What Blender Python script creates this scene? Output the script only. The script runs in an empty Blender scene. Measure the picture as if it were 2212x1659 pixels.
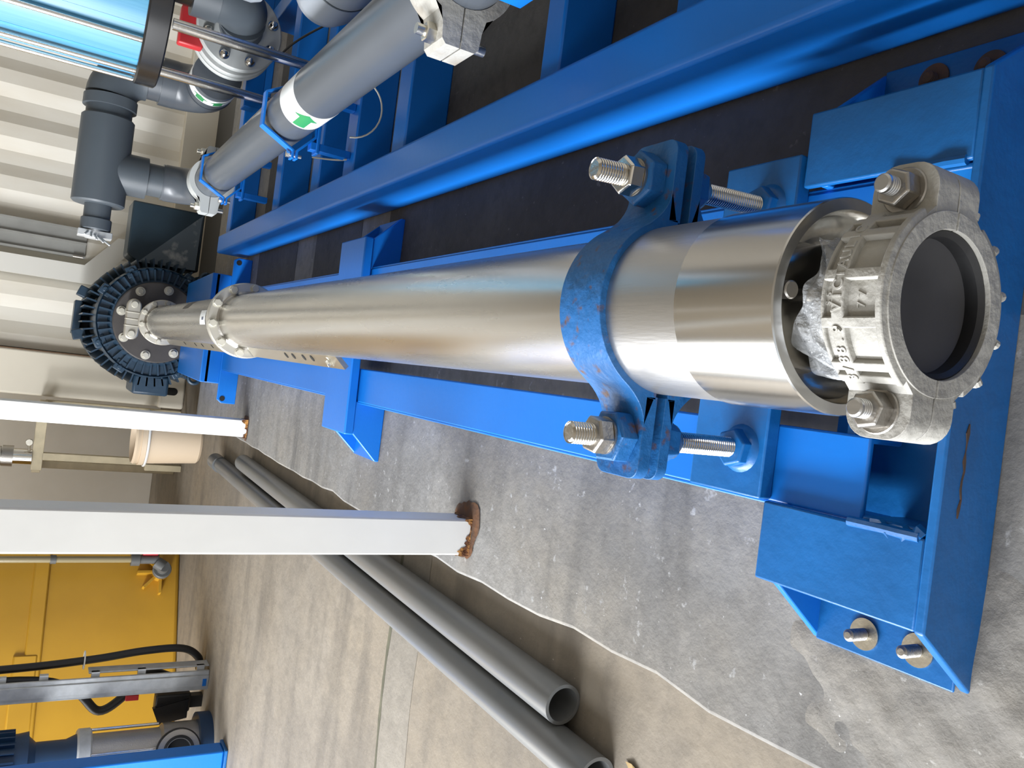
import bpy, bmesh, math, random
from mathutils import Vector, Matrix
random.seed(7)
C = bpy.context.scene.collection
PI = math.pi
V = Vector

# ------------------------------------------------------------------ materials
def mat(name, col, rough=.5, metal=0., spec=.5, alpha=1., noise=0., nscale=8., col2=None, bump=0., bscale=40.,
        stretch=None, coat=0., transmission=0., coords='Object', lo=.35, hi=.65, rough2=None, detail=6.):
    m = bpy.data.materials.new(name); m.use_nodes = True
    nt = m.node_tree; b = nt.nodes['Principled BSDF']
    b.inputs['Base Color'].default_value = (*col, 1)
    b.inputs['Roughness'].default_value = rough
    b.inputs['Metallic'].default_value = metal
    b.inputs['Specular IOR Level'].default_value = spec
    b.inputs['Coat Weight'].default_value = coat
    b.inputs['Coat Roughness'].default_value = .15
    if alpha < 1: b.inputs['Alpha'].default_value = alpha
    if transmission: b.inputs['Transmission Weight'].default_value = transmission
    tc = nt.nodes.new('ShaderNodeTexCoord'); mp = nt.nodes.new('ShaderNodeMapping')
    nt.links.new(tc.outputs[coords], mp.inputs['Vector'])
    if stretch: mp.inputs['Scale'].default_value = stretch
    if noise or col2:
        n = nt.nodes.new('ShaderNodeTexNoise'); n.inputs['Scale'].default_value = nscale; n.inputs['Detail'].default_value = detail
        nt.links.new(mp.outputs[0], n.inputs['Vector'])
        r = nt.nodes.new('ShaderNodeValToRGB')
        r.color_ramp.elements[0].position = lo; r.color_ramp.elements[1].position = hi
        c2 = col2 if col2 else tuple(max(0, c * (1 - noise)) for c in col)
        r.color_ramp.elements[0].color = (*col, 1); r.color_ramp.elements[1].color = (*c2, 1)
        nt.links.new(n.outputs['Fac'], r.inputs[0]); nt.links.new(r.outputs[0], b.inputs['Base Color'])
        if rough2 is not None:
            mr = nt.nodes.new('ShaderNodeMapRange'); mr.inputs['From Min'].default_value = lo; mr.inputs['From Max'].default_value = hi
            mr.inputs['To Min'].default_value = rough; mr.inputs['To Max'].default_value = rough2
            nt.links.new(n.outputs['Fac'], mr.inputs['Value']); nt.links.new(mr.outputs[0], b.inputs['Roughness'])
    if bump:
        n2 = nt.nodes.new('ShaderNodeTexNoise'); n2.inputs['Scale'].default_value = bscale; n2.inputs['Detail'].default_value = 5
        nt.links.new(mp.outputs[0], n2.inputs['Vector'])
        bp = nt.nodes.new('ShaderNodeBump'); bp.inputs['Strength'].default_value = bump; bp.inputs['Distance'].default_value = .01
        nt.links.new(n2.outputs['Fac'], bp.inputs['Height']); nt.links.new(bp.outputs[0], b.inputs['Normal'])
    return m

def concrete(name, base, dark, light, speck, sc=3., speckamt=.62, streak=None, warm=None, drag=None):
    m = bpy.data.materials.new(name); m.use_nodes = True
    nt = m.node_tree; L = nt.links; N = nt.nodes; b = N['Principled BSDF']
    b.inputs['Roughness'].default_value = .8; b.inputs['Specular IOR Level'].default_value = .3
    tc = N.new('ShaderNodeTexCoord'); mp = N.new('ShaderNodeMapping'); L.new(tc.outputs['Object'], mp.inputs[0])
    if streak: mp.inputs['Scale'].default_value = streak
    def noise(scale, det=8, vec=None):
        n = N.new('ShaderNodeTexNoise'); n.inputs['Scale'].default_value = scale; n.inputs['Detail'].default_value = det
        n.inputs['Roughness'].default_value = .62
        L.new((vec or mp.outputs[0]), n.inputs['Vector']); return n
    def ramp(src, p0, c0, p1, c1):
        r = N.new('ShaderNodeValToRGB'); e = r.color_ramp.elements
        e[0].position = p0; e[0].color = (*c0, 1); e[1].position = p1; e[1].color = (*c1, 1)
        L.new(src, r.inputs[0]); return r
    def mix(f, a, bb):
        x = N.new('ShaderNodeMix'); x.data_type = 'RGBA'
        if isinstance(f, float): x.inputs[0].default_value = f
        else: L.new(f, x.inputs[0])
        for s, i in ((a, 6), (bb, 7)):
            if isinstance(s, tuple): x.inputs[i].default_value = (*s, 1)
            else: L.new(s, x.inputs[i])
        return x.outputs[2]
    big = ramp(noise(sc).outputs['Fac'], .35, dark, .68, light)
    med = ramp(noise(sc * 5).outputs['Fac'], .4, (0, 0, 0), .7, (1, 1, 1))
    c = mix(.35, big.outputs[0], base)
    if warm: c = mix(ramp(noise(sc * .55, 5).outputs['Fac'], .42, (0, 0, 0), .62, (.75, .75, .75)).outputs[0], c, warm)
    if drag:
        m2 = N.new('ShaderNodeMapping'); m2.inputs['Scale'].default_value = drag; L.new(tc.outputs['Object'], m2.inputs[0])
        c = mix(ramp(noise(sc * 1.6, 7, m2.outputs[0]).outputs['Fac'], .50, (0, 0, 0), .74, (.8, .8, .8)).outputs[0], c, tuple(q * .8 for q in dark))
    c = mix(ramp(noise(sc * 14, 10).outputs['Fac'], .45, (0, 0, 0), .75, (.55, .55, .55)).outputs[0], c, dark)
    c = mix(ramp(noise(sc * 22, 4, tc.outputs['Object']).outputs['Fac'], speckamt, (0, 0, 0), speckamt + .07, (.8, .8, .8)).outputs[0], c, speck)
    sp = noise(sc * 45, 2, tc.outputs['Object'])
    c = mix(ramp(sp.outputs['Fac'], .735, (0, 0, 0), .77, (.8, .8, .8)).outputs[0], c, tuple(min(1, s * 1.5) for s in speck))
    L.new(c, b.inputs['Base Color'])
    bp = N.new('ShaderNodeBump'); bp.inputs['Strength'].default_value = .35; bp.inputs['Distance'].default_value = .006
    L.new(noise(sc * 18, 8, tc.outputs['Object']).outputs['Fac'], bp.inputs['Height']); L.new(bp.outputs[0], b.inputs['Normal'])
    return m

def stainless(name, col=(.62, .60, .57), rough=.27, ring=True, bump=.06, aniso=.0):
    m = mat(name, col, rough, 1., noise=.05, nscale=5., stretch=((6, .6, 6) if ring else (3, 3, 3)), bump=bump, bscale=70., rough2=rough + .03)
    return m

M = {}
M['blue'] = mat('blue_gloss_paint', (.005, .165, .62), .36, 0, .45, noise=.10, nscale=3., bump=.03, bscale=90.)
M['blue_shaded'] = mat('blue_brushed_shaded_paint', (.006, .118, .365), .36, 0, .45, noise=.22, nscale=9., bump=.10, bscale=60.)  # same blue with near-end shade put into the colour, brushed texture
M['blue_rust'] = mat('blue_paint_rust_flecked', (.012, .108, .31), .45, 0, .4, col2=(.11, .055, .025), nscale=75., lo=.59, hi=.72, bump=.25, bscale=70.)
M['steel_tube'] = stainless('brushed_stainless_tube', (.66, .645, .615), .26, bump=0)
M['steel_fine'] = stainless('turned_stainless_sleeve', (.66, .65, .63), .18, bump=0)
M['steel_matte'] = stainless('blasted_stainless_band', (.56, .555, .545), .36, bump=.03)
M['steel_polish'] = stainless('polished_stainless', (.70, .68, .64), .14, ring=False, bump=.02)
M['steel_dark'] = stainless('dull_stainless', (.42, .40, .37), .38, ring=False, bump=.1)
M['zinc'] = stainless('zinc_plated_bolt_steel', (.66, .63, .55), .3, ring=False, bump=.08)
M['satin'] = mat('satin_flange_steel', (.60, .58, .52), .42, .75, noise=.08, nscale=20.)
M['bolt_pale'] = mat('pale_bolt_steel', (.55, .53, .46), .45, .25, noise=.1, nscale=30.)
M['galv'] = mat('galvanised_sheet', (.56, .58, .59), .45, .35, col2=(.46, .48, .49), nscale=30., bump=.05)
M['cast'] = mat('galvanised_cast_iron', (.40, .39, .355), .62, .0, col2=(.31, .30, .275), nscale=22., bump=.35, bscale=60.)
M['cast_stain'] = mat('galvanised_cast_iron_stained', (.42, .41, .375), .55, .1, col2=(.22, .155, .09), nscale=14., lo=.50, hi=.78, bump=.3, bscale=60.)
M['rubber'] = mat('black_rubber', (.012, .012, .013), .5, bump=.1)
M['rubber_grey'] = mat('dusty_grey_plug', (.075, .075, .082), .45, noise=.3, nscale=12.)
M['pvc'] = mat('grey_pvc', (.080, .092, .108), .32, noise=.08, nscale=4.)
M['pvc_dark'] = mat('dark_grey_pvc', (.075, .09, .105), .42, noise=.1, nscale=4.)
M['pvc_light'] = mat('light_grey_pvc', (.30, .33, .37), .32, noise=.06, nscale=4.)
M['pvc_floor'] = mat('dusty_grey_pvc_pipe', (.105, .115, .122), .34, col2=(.145, .142, .135), nscale=6., stretch=(1, .4, 1))
M['flange_pl'] = mat('pale_grey_plastic_flange', (.48, .50, .49), .45)
M['white_paint'] = mat('white_post_paint', (.69, .685, .655), .42, noise=.04, nscale=9., bump=.02)
M['rust'] = mat('flaking_rust', (.50, .24, .06), .9, col2=(.10, .035, .012), nscale=70., lo=.38, hi=.58, bump=.9, bscale=90.)
M['rust_edge'] = mat('rust_stain', (.15, .065, .025), .9, col2=(.07, .048, .035), nscale=45., bump=.4)
M['rust_dark'] = mat('dark_rusty_steel', (.055, .038, .028), .8, col2=(.10, .05, .03), nscale=60.)
M['joint'] = mat('mossy_floor_joint', (.12, .115, .075), .95, noise=.4, nscale=20.)
M['sticker'] = mat('white_sticker', (.82, .84, .84), .4)
M['green'] = mat('green_arrow_print', (.03, .27, .09), .4)
M['ink'] = mat('dark_ink', (.12, .14, .20), .5)
M['motor'] = mat('dark_blue_motor_enamel', (.018, .046, .082), .42, noise=.2, nscale=10., bump=.1)
M['motor_face'] = mat('dark_grey_end_shield', (.060, .054, .052), .5, noise=.2, nscale=12., bump=.05)
M['tbox'] = mat('dark_terminal_box', (.018, .038, .055), .4, noise=.2, nscale=5.)
M['tbox_scuff'] = mat('scuffed_terminal_box_cover', (.085, .115, .145), .38, col2=(.36, .38, .39), nscale=14., lo=.56, hi=.72)
M['cream'] = mat('cream_container_paint', (.72, .67, .57), .55, col2=(.80, .77, .69), nscale=3., stretch=(2, 2, .7), bump=.02)
M['cream2'] = mat('cream_post_paint', (.72, .67, .56), .5, noise=.06, nscale=3.)
M['rustline'] = mat('rust_brown_seam', (.17, .10, .055), .8)
M['wallgrey'] = mat('plain_grey_board', (.78, .76, .72), .6, col2=(.70, .68, .63), nscale=2.5)
M['bucket'] = mat('cream_plastic', (.70, .57, .42), .45)
M['standsteel'] = mat('pale_stand_steel', (.62, .54, .37), .4, .1, noise=.15, nscale=20.)
M['yellow'] = mat('yellow_polyethylene', (.50, .275, .022), .42, col2=(.42, .225, .018), nscale=2.5, bump=.04, bscale=10.)
M['black'] = mat('black_plastic', (.010, .010, .011), .45)
M['black_gloss'] = mat('black_ring_gloss', (.012, .012, .013), .22, spec=.6)
M['red'] = mat('red_plastic', (.50, .030, .035), .42)
M['dullgrey'] = mat('dull_grey_plastic', (.11, .115, .115), .5)
M['hose'] = mat('amber_hose', (.30, .25, .14), .3)
M['wire_w'] = mat('bare_pale_wire', (.42, .40, .34), .4)
M['conduit'] = mat('white_conduit', (.74, .73, .68), .45)
M['tray_grey'] = mat('grey_wall_tray', (.36, .36, .34), .5, .3, noise=.15, nscale=8.)
M['pump_blue'] = mat('navy_motor_paint', (.012, .045, .11), .45, noise=.2)
M['filter'] = mat('sky_blue_filter_sleeve', (.075, .265, .42), .35, col2=(.105, .31, .47), nscale=4., stretch=(30, 30, .6))
M['filter_band'] = mat('deep_blue_filter_stripe', (.06, .30, .62), .35)
M['gold'] = mat('dark_lacquered_steel', (.035, .030, .026), .25, .6)
M['film'] = mat('clear_plastic_film', (.80, .83, .86), .18, spec=.7, alpha=.34, bump=1., bscale=60.)
M['dust'] = mat('grey_grout', (.42, .40, .36), .9, col2=(.30, .27, .23), nscale=14., bump=.6, bscale=30.)
M['hole'] = mat('dark_opening', (.01, .01, .01), .9)
M['leafbit'] = mat('dry_leaf_bit', (.34, .24, .11), .9)
M['roof'] = mat('beige_roof_sheet', (.30, .26, .20), .7)
M['outer'] = mat('painted_block_wall', (.45, .42, .37), .8)
M['plinth'] = concrete('stained_plinth_concrete', (.222, .22, .215), (.125, .121, .115), (.31, .308, .302), (.36, .36, .355), 2.6, .635, warm=(.235, .212, .175), drag=(.55, 3.2, 1))
M['plinth_dark'] = concrete('dark_plinth_concrete', (.075, .072, .070), (.045, .043, .042), (.11, .105, .10), (.14, .135, .13), 2.6, .66)
M['grout'] = concrete('rough_grout_concrete', (.226, .221, .210), (.132, .127, .118), (.30, .292, .28), (.36, .35, .33), 4., .64, warm=(.235, .212, .175))
M['floor'] = concrete('tan_floor_concrete', (.245, .215, .175), (.14, .124, .105), (.30, .265, .217), (.30, .275, .24), 1.7, .72, streak=(1.0, .7, 1), warm=(.27, .225, .165), drag=(.55, 2.4, 1))

# ------------------------------------------------------------------ mesh builder
def basis(d):
    d = d.normalized()
    a = V((0, 0, 1)) if abs(d.z) < .9 else V((1, 0, 0))
    u = a.cross(d).normalized(); v = d.cross(u)
    return u, v, d
class MB:
    def __init__(s): s.v = []; s.f = []
    def add(s, vs, fs):
        o = len(s.v); s.v += [V(p) for p in vs]; s.f += [tuple(i + o for i in f) for f in fs]; return s
    def box(s, x0, x1, y0, y1, z0, z1):
        vs = [(x, y, z) for x in (x0, x1) for y in (y0, y1) for z in (z0, z1)]
        return s.add(vs, [(0, 1, 3, 2), (4, 6, 7, 5), (0, 4, 5, 1), (2, 3, 7, 6), (0, 2, 6, 4), (1, 5, 7, 3)])
    def prism(s, poly, d):
        """polygon (3D points) pushed along vector d"""
        n = len(poly); d = V(d); a = [V(p) for p in poly]; b = [p + d for p in a]
        nrm = V((0, 0, 0))
        for i in range(n): nrm += a[i].cross(a[(i + 1) % n])
        fs = [(i, (i + 1) % n, n + (i + 1) % n, n + i) for i in range(n)]
        fs += [tuple(range(n - 1, -1, -1)), tuple(range(n, 2 * n))]
        if nrm.dot(d) < 0: fs = [tuple(reversed(f)) for f in fs]
        return s.add(a + b, fs)
    def lathe(s, p, d, prof, seg=48, caps=True, a0=0., a1=None):
        """profile [(t along d, r)] turned about the axis from p"""
        p = V(p); u, v, d = basis(V(d)); full = a1 is None
        n = seg if full else seg + 1
        vs = []
        for t, r in prof:
            for i in range(n):
                a = 2 * PI * i / seg if full else a0 + (a1 - a0) * i / seg
                vs.append(p + d * t + (u * math.cos(a) + v * math.sin(a)) * r)
        fs = []
        for k in range(len(prof) - 1):
            for i in range(seg):
                j = (i + 1) % n
                fs.append((k * n + i, k * n + j, (k + 1) * n + j, (k + 1) * n + i))
        if caps and full:
            if prof[0][1] > 1e-6: fs.append(tuple(reversed(range(n))))
            if prof[-1][1] > 1e-6: fs.append(tuple(range((len(prof) - 1) * n, len(prof) * n)))
        return s.add(vs, fs)
    def cyl(s, p0, p1, r, seg=32, r1=None, ch=0.):
        p0, p1 = V(p0), V(p1); L = (p1 - p0).length; r1 = r if r1 is None else r1
        pr = [(0, r), (L, r1)] if not ch else [(0, r - ch), (ch, r), (L - ch, r1), (L, r1 - ch)]
        return s.lathe(p0, p1 - p0, pr, seg)
    def pipe(s, p0, p1, ro, ri, seg=48):
        L = (V(p1) - V(p0)).length
        return s.lathe(p0, V(p1) - V(p0), [(0, ri), (0, ro), (L, ro), (L, ri), (0, ri)], seg, False)
    def hexa(s, p, d, af, h, ch=.12, rot=0., hole=None):
        """hexagon nut with chamfered far end"""
        p = V(p); u, v, d = basis(V(d)); R = af / math.sqrt(3)
        vs = []; rings = [(0, 1), (h * (1 - ch), 1), (h, .90)]
        for t, k in rings:
            for i in range(6):
                a = rot + i * PI / 3; vs.append(p + d * t + (u * math.cos(a) + v * math.sin(a)) * R * k)
        fs = [(k * 6 + i, k * 6 + (i + 1) % 6, (k + 1) * 6 + (i + 1) % 6, (k + 1) * 6 + i) for k in range(2) for i in range(6)]
        fs += [tuple(reversed(range(6))), tuple(range(12, 18))]
        return s.add(vs, fs)
    def rod(s, p0, p1, r, pitch=.0025, depth=.0009, seg=20, dome=.0015):
        p0, p1 = V(p0), V(p1); L = (p1 - p0).length; n = int(L / pitch); pr = []
        for i in range(n):
            t = i * pitch; pr += [(t, r - depth), (t + pitch * .35, r), (t + pitch * .65, r)]
        pr += [(L - dome, r - depth * .5), (L, r - depth - dome)]
        return s.lathe(p0, p1 - p0, pr, seg)
    def tube(s, pts, r, seg=12, caps=True):
        pts = [V(p) for p in pts]; n = len(pts); vs = []
        t0 = (pts[1] - pts[0]).normalized(); u, v, _ = basis(t0)
        for i, p in enumerate(pts):
            t = (pts[min(i + 1, n - 1)] - pts[max(i - 1, 0)]).normalized()
            u = (u - t * u.dot(t)).normalized(); v = t.cross(u)
            rr = r[i] if isinstance(r, (list, tuple)) else r
            for k in range(seg):
                a = 2 * PI * k / seg; vs.append(p + (u * math.cos(a) + v * math.sin(a)) * rr)
        fs = [(i * seg + k, i * seg + (k + 1) % seg, (i + 1) * seg + (k + 1) % seg, (i + 1) * seg + k) for i in range(n - 1) for k in range(seg)]
        if caps: fs += [tuple(reversed(range(seg))), tuple(range((n - 1) * seg, n * seg))]
        return s.add(vs, fs)
    def grid(s, fn, nu, nv):
        vs = [fn(i / nu, j / nv) for i in range(nu + 1) for j in range(nv + 1)]
        fs = [(i * (nv + 1) + j, (i + 1) * (nv + 1) + j, (i + 1) * (nv + 1) + j + 1, i * (nv + 1) + j + 1) for i in range(nu) for j in range(nv)]
        return s.add(vs, fs)
    def build(s, name, m, parent=None, bevel=0., smooth=35, seg=2, label=None, recalc=True):
        me = bpy.data.meshes.new(name)
        org = V((0, 0, 0))
        me.from_pydata([tuple(p) for p in s.v], [], s.f)
        if recalc:
            bm = bmesh.new(); bm.from_mesh(me)
            bmesh.ops.remove_doubles(bm, verts=bm.verts, dist=1e-6)
            bmesh.ops.recalc_face_normals(bm, faces=bm.faces); bm.to_mesh(me); bm.free()
        me.materials.append(m if not isinstance(m, str) else M[m])
        if smooth:
            me.shade_smooth(); me.set_sharp_from_angle(angle=math.radians(smooth))
        o = bpy.data.objects.new(name, me); C.objects.link(o)
        if parent is not None:
            o.parent = parent
            o.matrix_parent_inverse = parent.matrix_basis.inverted()
        if bevel:
            b = o.modifiers.new('bevel', 'BEVEL'); b.width = bevel; b.segments = seg; b.limit_method = 'ANGLE'; b.angle_limit = math.radians(40)
            b.harden_normals = False
        if label: o['label'] = label
        return o
def tag(o, label, cat, group=None):
    o['label'] = label; o['category'] = cat
    if group: o['group'] = group
    return o
def thing(name, label, cat, loc=(0, 0, 0), group=None):
    o = bpy.data.objects.new(name, None); C.objects.link(o); o.location = loc; o.empty_display_size = .05
    bpy.context.view_layer.update()
    return tag(o, label, cat, group)
def struct(name, mb, m, **k):
    o = mb.build(name, m, **k); o['kind'] = 'structure'; return o
def arc(c, r, a0, a1, n, ax='xz', off=0):
    out = []
    for i in range(n + 1):
        a = a0 + (a1 - a0) * i / n; p = (c[0] + r * math.cos(a), c[1] + r * math.sin(a))
        out.append(p)
    return out
def xz(pts, y): return [(p[0], y, p[1]) for p in pts]

# ------------------------------------------------------------------ camera (held portrait, photo stored lying on its side)
AX, AZ = .082, .312        # pump axis
f_px = 1751.6
X = V((0.12544921, -0.99209835, 0.00183288))
def unit(x, y): return V((x, y, f_px)).normalized()
Yc = unit(80 - 1106, 703 - 829.5); Dn = unit(4050 - 1106, 1205 - 829.5)
Zc = -Dn; X = Yc.cross(Zc)
cam = bpy.data.cameras.new('camera'); co = bpy.data.objects.new('camera', cam); C.objects.link(co)
R = Matrix(((X.x, -X.y, -X.z), (Yc.x, -Yc.y, -Yc.z), (Zc.x, -Zc.y, -Zc.z)))
co.matrix_world = Matrix.Translation((0, 0, .787)) @ R.to_4x4()
cam.sensor_width = 36; cam.lens = f_px / 2212 * 36; cam.clip_start = .02; cam.clip_end = 100
bpy.context.scene.camera = co

# ------------------------------------------------------------------ setting
PL = .097                                        # plinth top
struct('floor', MB().box(-9, 6, -3.5, 9, -.2, 0), 'floor')
pl = MB()
rng = random.Random(3)
edge = []
y = -1.6
while y < 4.02:
    edge.append((-.333 + rng.uniform(-.006, .006) - (.012 if 1.0 < y < 1.6 else 0), y)); y += .09
edge.append((-.335, 4.05))
poly = [(x, y, 0) for x, y in edge] + [(2.74, 4.05, 0), (2.74, -1.6, 0)]
pl.prism(poly, (0, 0, PL))
struct('trim_1', pl, 'plinth', bevel=.006)['label'] = 'raised grey concrete plinth under the pump and blue skid'
struct('wall_back', MB().box(-6, 2.9, 6.0, 6.15, 0, 3.5), 'wallgrey')
struct('wall_right', MB().box(2.75, 2.9, -1.7, 6.0, 0, 3.5), 'outer')
struct('ceiling', MB().box(-3.4, 2.9, -1.85, 6.15, 3.5, 3.6), 'roof')
struct('wall_front_blocker', MB().box(-1.3, 2.9, -1.85, -1.7, 0, 3.5), 'outer')  # unseen wall added to block light from behind the camera
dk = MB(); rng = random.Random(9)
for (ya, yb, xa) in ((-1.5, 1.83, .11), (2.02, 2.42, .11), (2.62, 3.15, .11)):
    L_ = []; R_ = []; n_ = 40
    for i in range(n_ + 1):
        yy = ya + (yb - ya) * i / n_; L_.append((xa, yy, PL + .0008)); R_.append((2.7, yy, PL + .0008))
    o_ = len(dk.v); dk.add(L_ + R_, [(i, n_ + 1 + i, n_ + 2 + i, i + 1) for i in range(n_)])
struct('trim_3', dk, 'plinth_dark')['label'] = 'darker concrete bands on the plinth below the blue skid'  # thin darker concrete sheets laid just above the plinth top
fj = MB(); rng = random.Random(21); L_ = []; R_ = []
for i in range(50):
    x = -2.4 + 2.05 * i / 49; yc = 1.738 + .012 * math.sin(i * .35) ; q = .004 + rng.uniform(0, .004)
    L_.append((x, yc - q, .0012)); R_.append((x, yc + q, .0012))
fj.add(L_ + R_, [(i, i + 1, 51 + i, 50 + i) for i in range(49)])
struct('trim_2', fj, 'joint')['label'] = 'narrow mossy joint across the tan floor'
fs_ = MB(); fs_.add([(x, 1.735 + .012 * math.sin(i * .35), .0007) for i, x in enumerate([-2.4 + 2.05 * k / 49 for k in range(50)])] + [(x, 1.585 + .008 * math.sin(i * .5), .0007) for i, x in enumerate([-2.4 + 2.05 * k / 49 for k in range(50)])], [(i, i + 1, 51 + i, 50 + i) for i in range(49)])
M['patch'] = concrete('grey_patch_concrete', (.235, .212, .178), (.15, .135, .115), (.28, .255, .215), (.28, .26, .23), 1.9, .72)
struct('trim_4', fs_, 'patch')['label'] = 'greyer concrete strip beside the floor joint'

tag(MB().box(.40, 2.7, 4.07, 5.08, .0, .006).build('black_strip', 'black'), 'black strip on the floor between the plinth and the container', 'mat')  # black strip added over the floor in the dark gap

# ------------------------------------------------------------------ booster pump
pump = thing('booster_pump', 'long horizontal stainless steel tubular pump clamped to the blue frame', 'pump', (AX, 1.4, PL))
ax = lambda y: (AX, y, AZ)
DY = (0, 1, 0)
MB().lathe(ax(0), DY, [(.3662, .0665), (.3662, .0742), (.3672, .075), (.4596, .075), (.4600, .0738), (.4600, .066)], 96, False).build('discharge_sleeve', 'steel_fine', pump)
MB().lathe(ax(0), DY, [(.4600, .0735), (.545, .0735), (.60, .072), (.612, .070)], 96, False).build('sleeve_band', 'steel_matte', pump, label='dull grey band of the tube beside the blue clamp')
MB().lathe(ax(0), DY, [(.612, .070), (2.2, .070), (2.212, .0715), (2.2195, .0735)], 96, False).build('pump_tube', 'steel_tube', pump)
dish = MB().lathe(ax(0), DY, [(.3664, .0668), (.372, .0655), (.374, .0640), (.378, .0636), (.392, .060), (.402, .0525), (.4045, .0475), (.402, .0448), (.392, .0445), (.335, .0445)], 96, False).build('outlet_neck', 'steel_polish', pump)
vs = MB(); vs.cyl((AX + .004, .386, AZ + .0535), (AX + .0035, .369, AZ + .0545), .0062, 24, ch=.001)
vs.build('vent_screw', 'steel_dark', pump, label='small socket head screw')
sk = MB().hexa((AX + .0035, .3697, AZ + .0545), (0, -1, .05), .0055, .0006); sk.build('screw_socket', 'hole', pump)
def flange(y0, r, nm):
    fl = MB().lathe(ax(0), DY, [(y0, .0735), (y0, r - .003), (y0 + .003, r), (y0 + .022, r), (y0 + .022, .06)], 96, False)
    o = fl.build(nm, 'satin', pump)
    w = MB().lathe(ax(0), DY, [(y0 - .006, .070), (y0 - .001, .0755), (y0, .078)], 72, False).build('weld_bead', 'steel_dark', o)
    b0 = None
    for k in range(10):
        a = PI / 2 + 2 * PI * (k + .32) / 10
        p = V((AX + .0875 * math.cos(a), y0, AZ + .0875 * math.sin(a)))
        if b0 is None:
            mb = MB(); mb.cyl((0, 0, 0), (0, -.0016, 0), .0125, 24); mb.hexa((0, -.0016, 0), (0, -1, 0), .018, .0085); mb.cyl((0, -.0095, 0), (0, -.0105, 0), .0078, 24)
            b0 = mb.build('flange_bolt', 'bolt_pale', o)
            bb = b0
        else:
            bb = b0.copy(); C.objects.link(bb); bb.parent = o
        bb.location = p; bb.rotation_euler = (0, a * 3, 0)
    return o
flange(2.2195, .1, 'joint_flange')
MB().lathe(ax(0), DY, [(2.2415, .0735), (2.26, .0705), (3.87, .0705), (3.882, .0735)], 80, False).build('suction_tube', 'steel_tube', pump)
flange(3.882, .1, 'end_flange')
gr = MB().prism([(AX - .092, 1.47, AZ - .028), (AX - .070, 1.47, AZ - .006), (AX - .064, 1.47, AZ - .012), (AX - .085, 1.47, AZ - .034)], (0, .745, 0))
g = gr.build('cable_guard', 'standsteel', pump, label='perforated strip cable cover along the tube'); g.data.materials[0] = M['zinc']
for k, yy in enumerate((1.64, 1.70, 1.78, 1.84)):
    h = MB(); n = V((-.707, 0, .707)); c = V((AX - .078, yy, AZ - .014)) + n * .0003
    h.cyl(c, c + n * .0008, .0075, 16); h.build('guard_hole', 'hole', g)
h = MB(); n = V((-.707, 0, .707)); c = V((AX - .080, 1.53, AZ - .0165)); h.cyl(c, c + n * .003, .012, 20); h.hexa(c + n * .003, n, .013, .007); h.build('guard_screw', 'zinc', g)
gr2 = MB().prism([(AX - .092, 2.245, AZ - .028), (AX - .070, 2.245, AZ - .006), (AX - .064, 2.245, AZ - .012), (AX - .085, 2.245, AZ - .034)], (0, 1.55, 0))
g2 = gr2.build('cable_guard', 'zinc', pump)
for k, yy in enumerate((2.62, 2.74, 2.92, 3.06, 3.3)):
    h = MB(); n = V((-.707, 0, .707)); c = V((AX - .078, yy, AZ - .014)) + n * .0003
    h.cyl(c, c + n * .0008, .0075, 16); h.build('guard_hole', 'hole', g2)
st = MB(); st.grid(lambda u, v: (AX + .0709 * math.cos(math.radians(72 + 34 * u)), 2.43 + .085 * v, AZ + .0709 * math.sin(math.radians(72 + 34 * u))), 8, 1)
st.build('inspection_sticker', 'sticker', pump, label='small white sticker')
st = MB(); st.grid(lambda u, v: (AX + .0712 * math.cos(math.radians(88 + 7 * u)), 2.455 + .03 * v, AZ + .0712 * math.sin(math.radians(88 + 7 * u))), 3, 1)
st.build('sticker_print', 'ink', pump)
st = MB(); st.grid(lambda u, v: (AX + .0708 * math.cos(math.radians(28 + 32 * u)), 2.82 + .12 * v, AZ + .0708 * math.sin(math.radians(28 + 32 * u))), 8, 1)
st.build('dark_band_mark', 'motor_face', pump, label='dark strip of tape on the tube')
sc = MB(); sc.cyl(ax(3.9), ax(4.0885), .039, 32); sc.build('shaft_housing', 'steel_dark', pump)
sc = MB(); q_ = [(AX + sx * .062 + .030 * math.cos(a), AZ + .112 + .030 * math.sin(a)) for sx, a0 in ((1, -PI / 2), (-1, PI / 2)) for a in [a0 + PI * i / 8 for i in range(9)]]
sc.prism(xz(q_, 3.99), (0, .05, 0)); o = sc.build('coupling_clamp', 'satin', pump, bevel=.006)
MB().prism([(AX - .03, 4.0, AZ + .085), (AX + .03, 4.0, AZ + .085), (AX + .025, 4.0, AZ + .03), (AX - .025, 4.0, AZ + .03)], (0, .03, 0)).build('clamp_stem', 'satin', o)
for k in range(3): MB().box(AX - .032 + k * .030, AX - .028 + k * .030, 3.986, 4.042, AZ + .081, AZ + .143).build('clamp_rib', 'bolt_pale', o, bevel=.001)
for sx in (-1, 1): MB().cyl((AX + sx * .066, 3.99, AZ + .112), (AX + sx * .066, 3.978, AZ + .112), .015, 20, ch=.002).build('clamp_bolt', 'bolt_pale', o)

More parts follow.
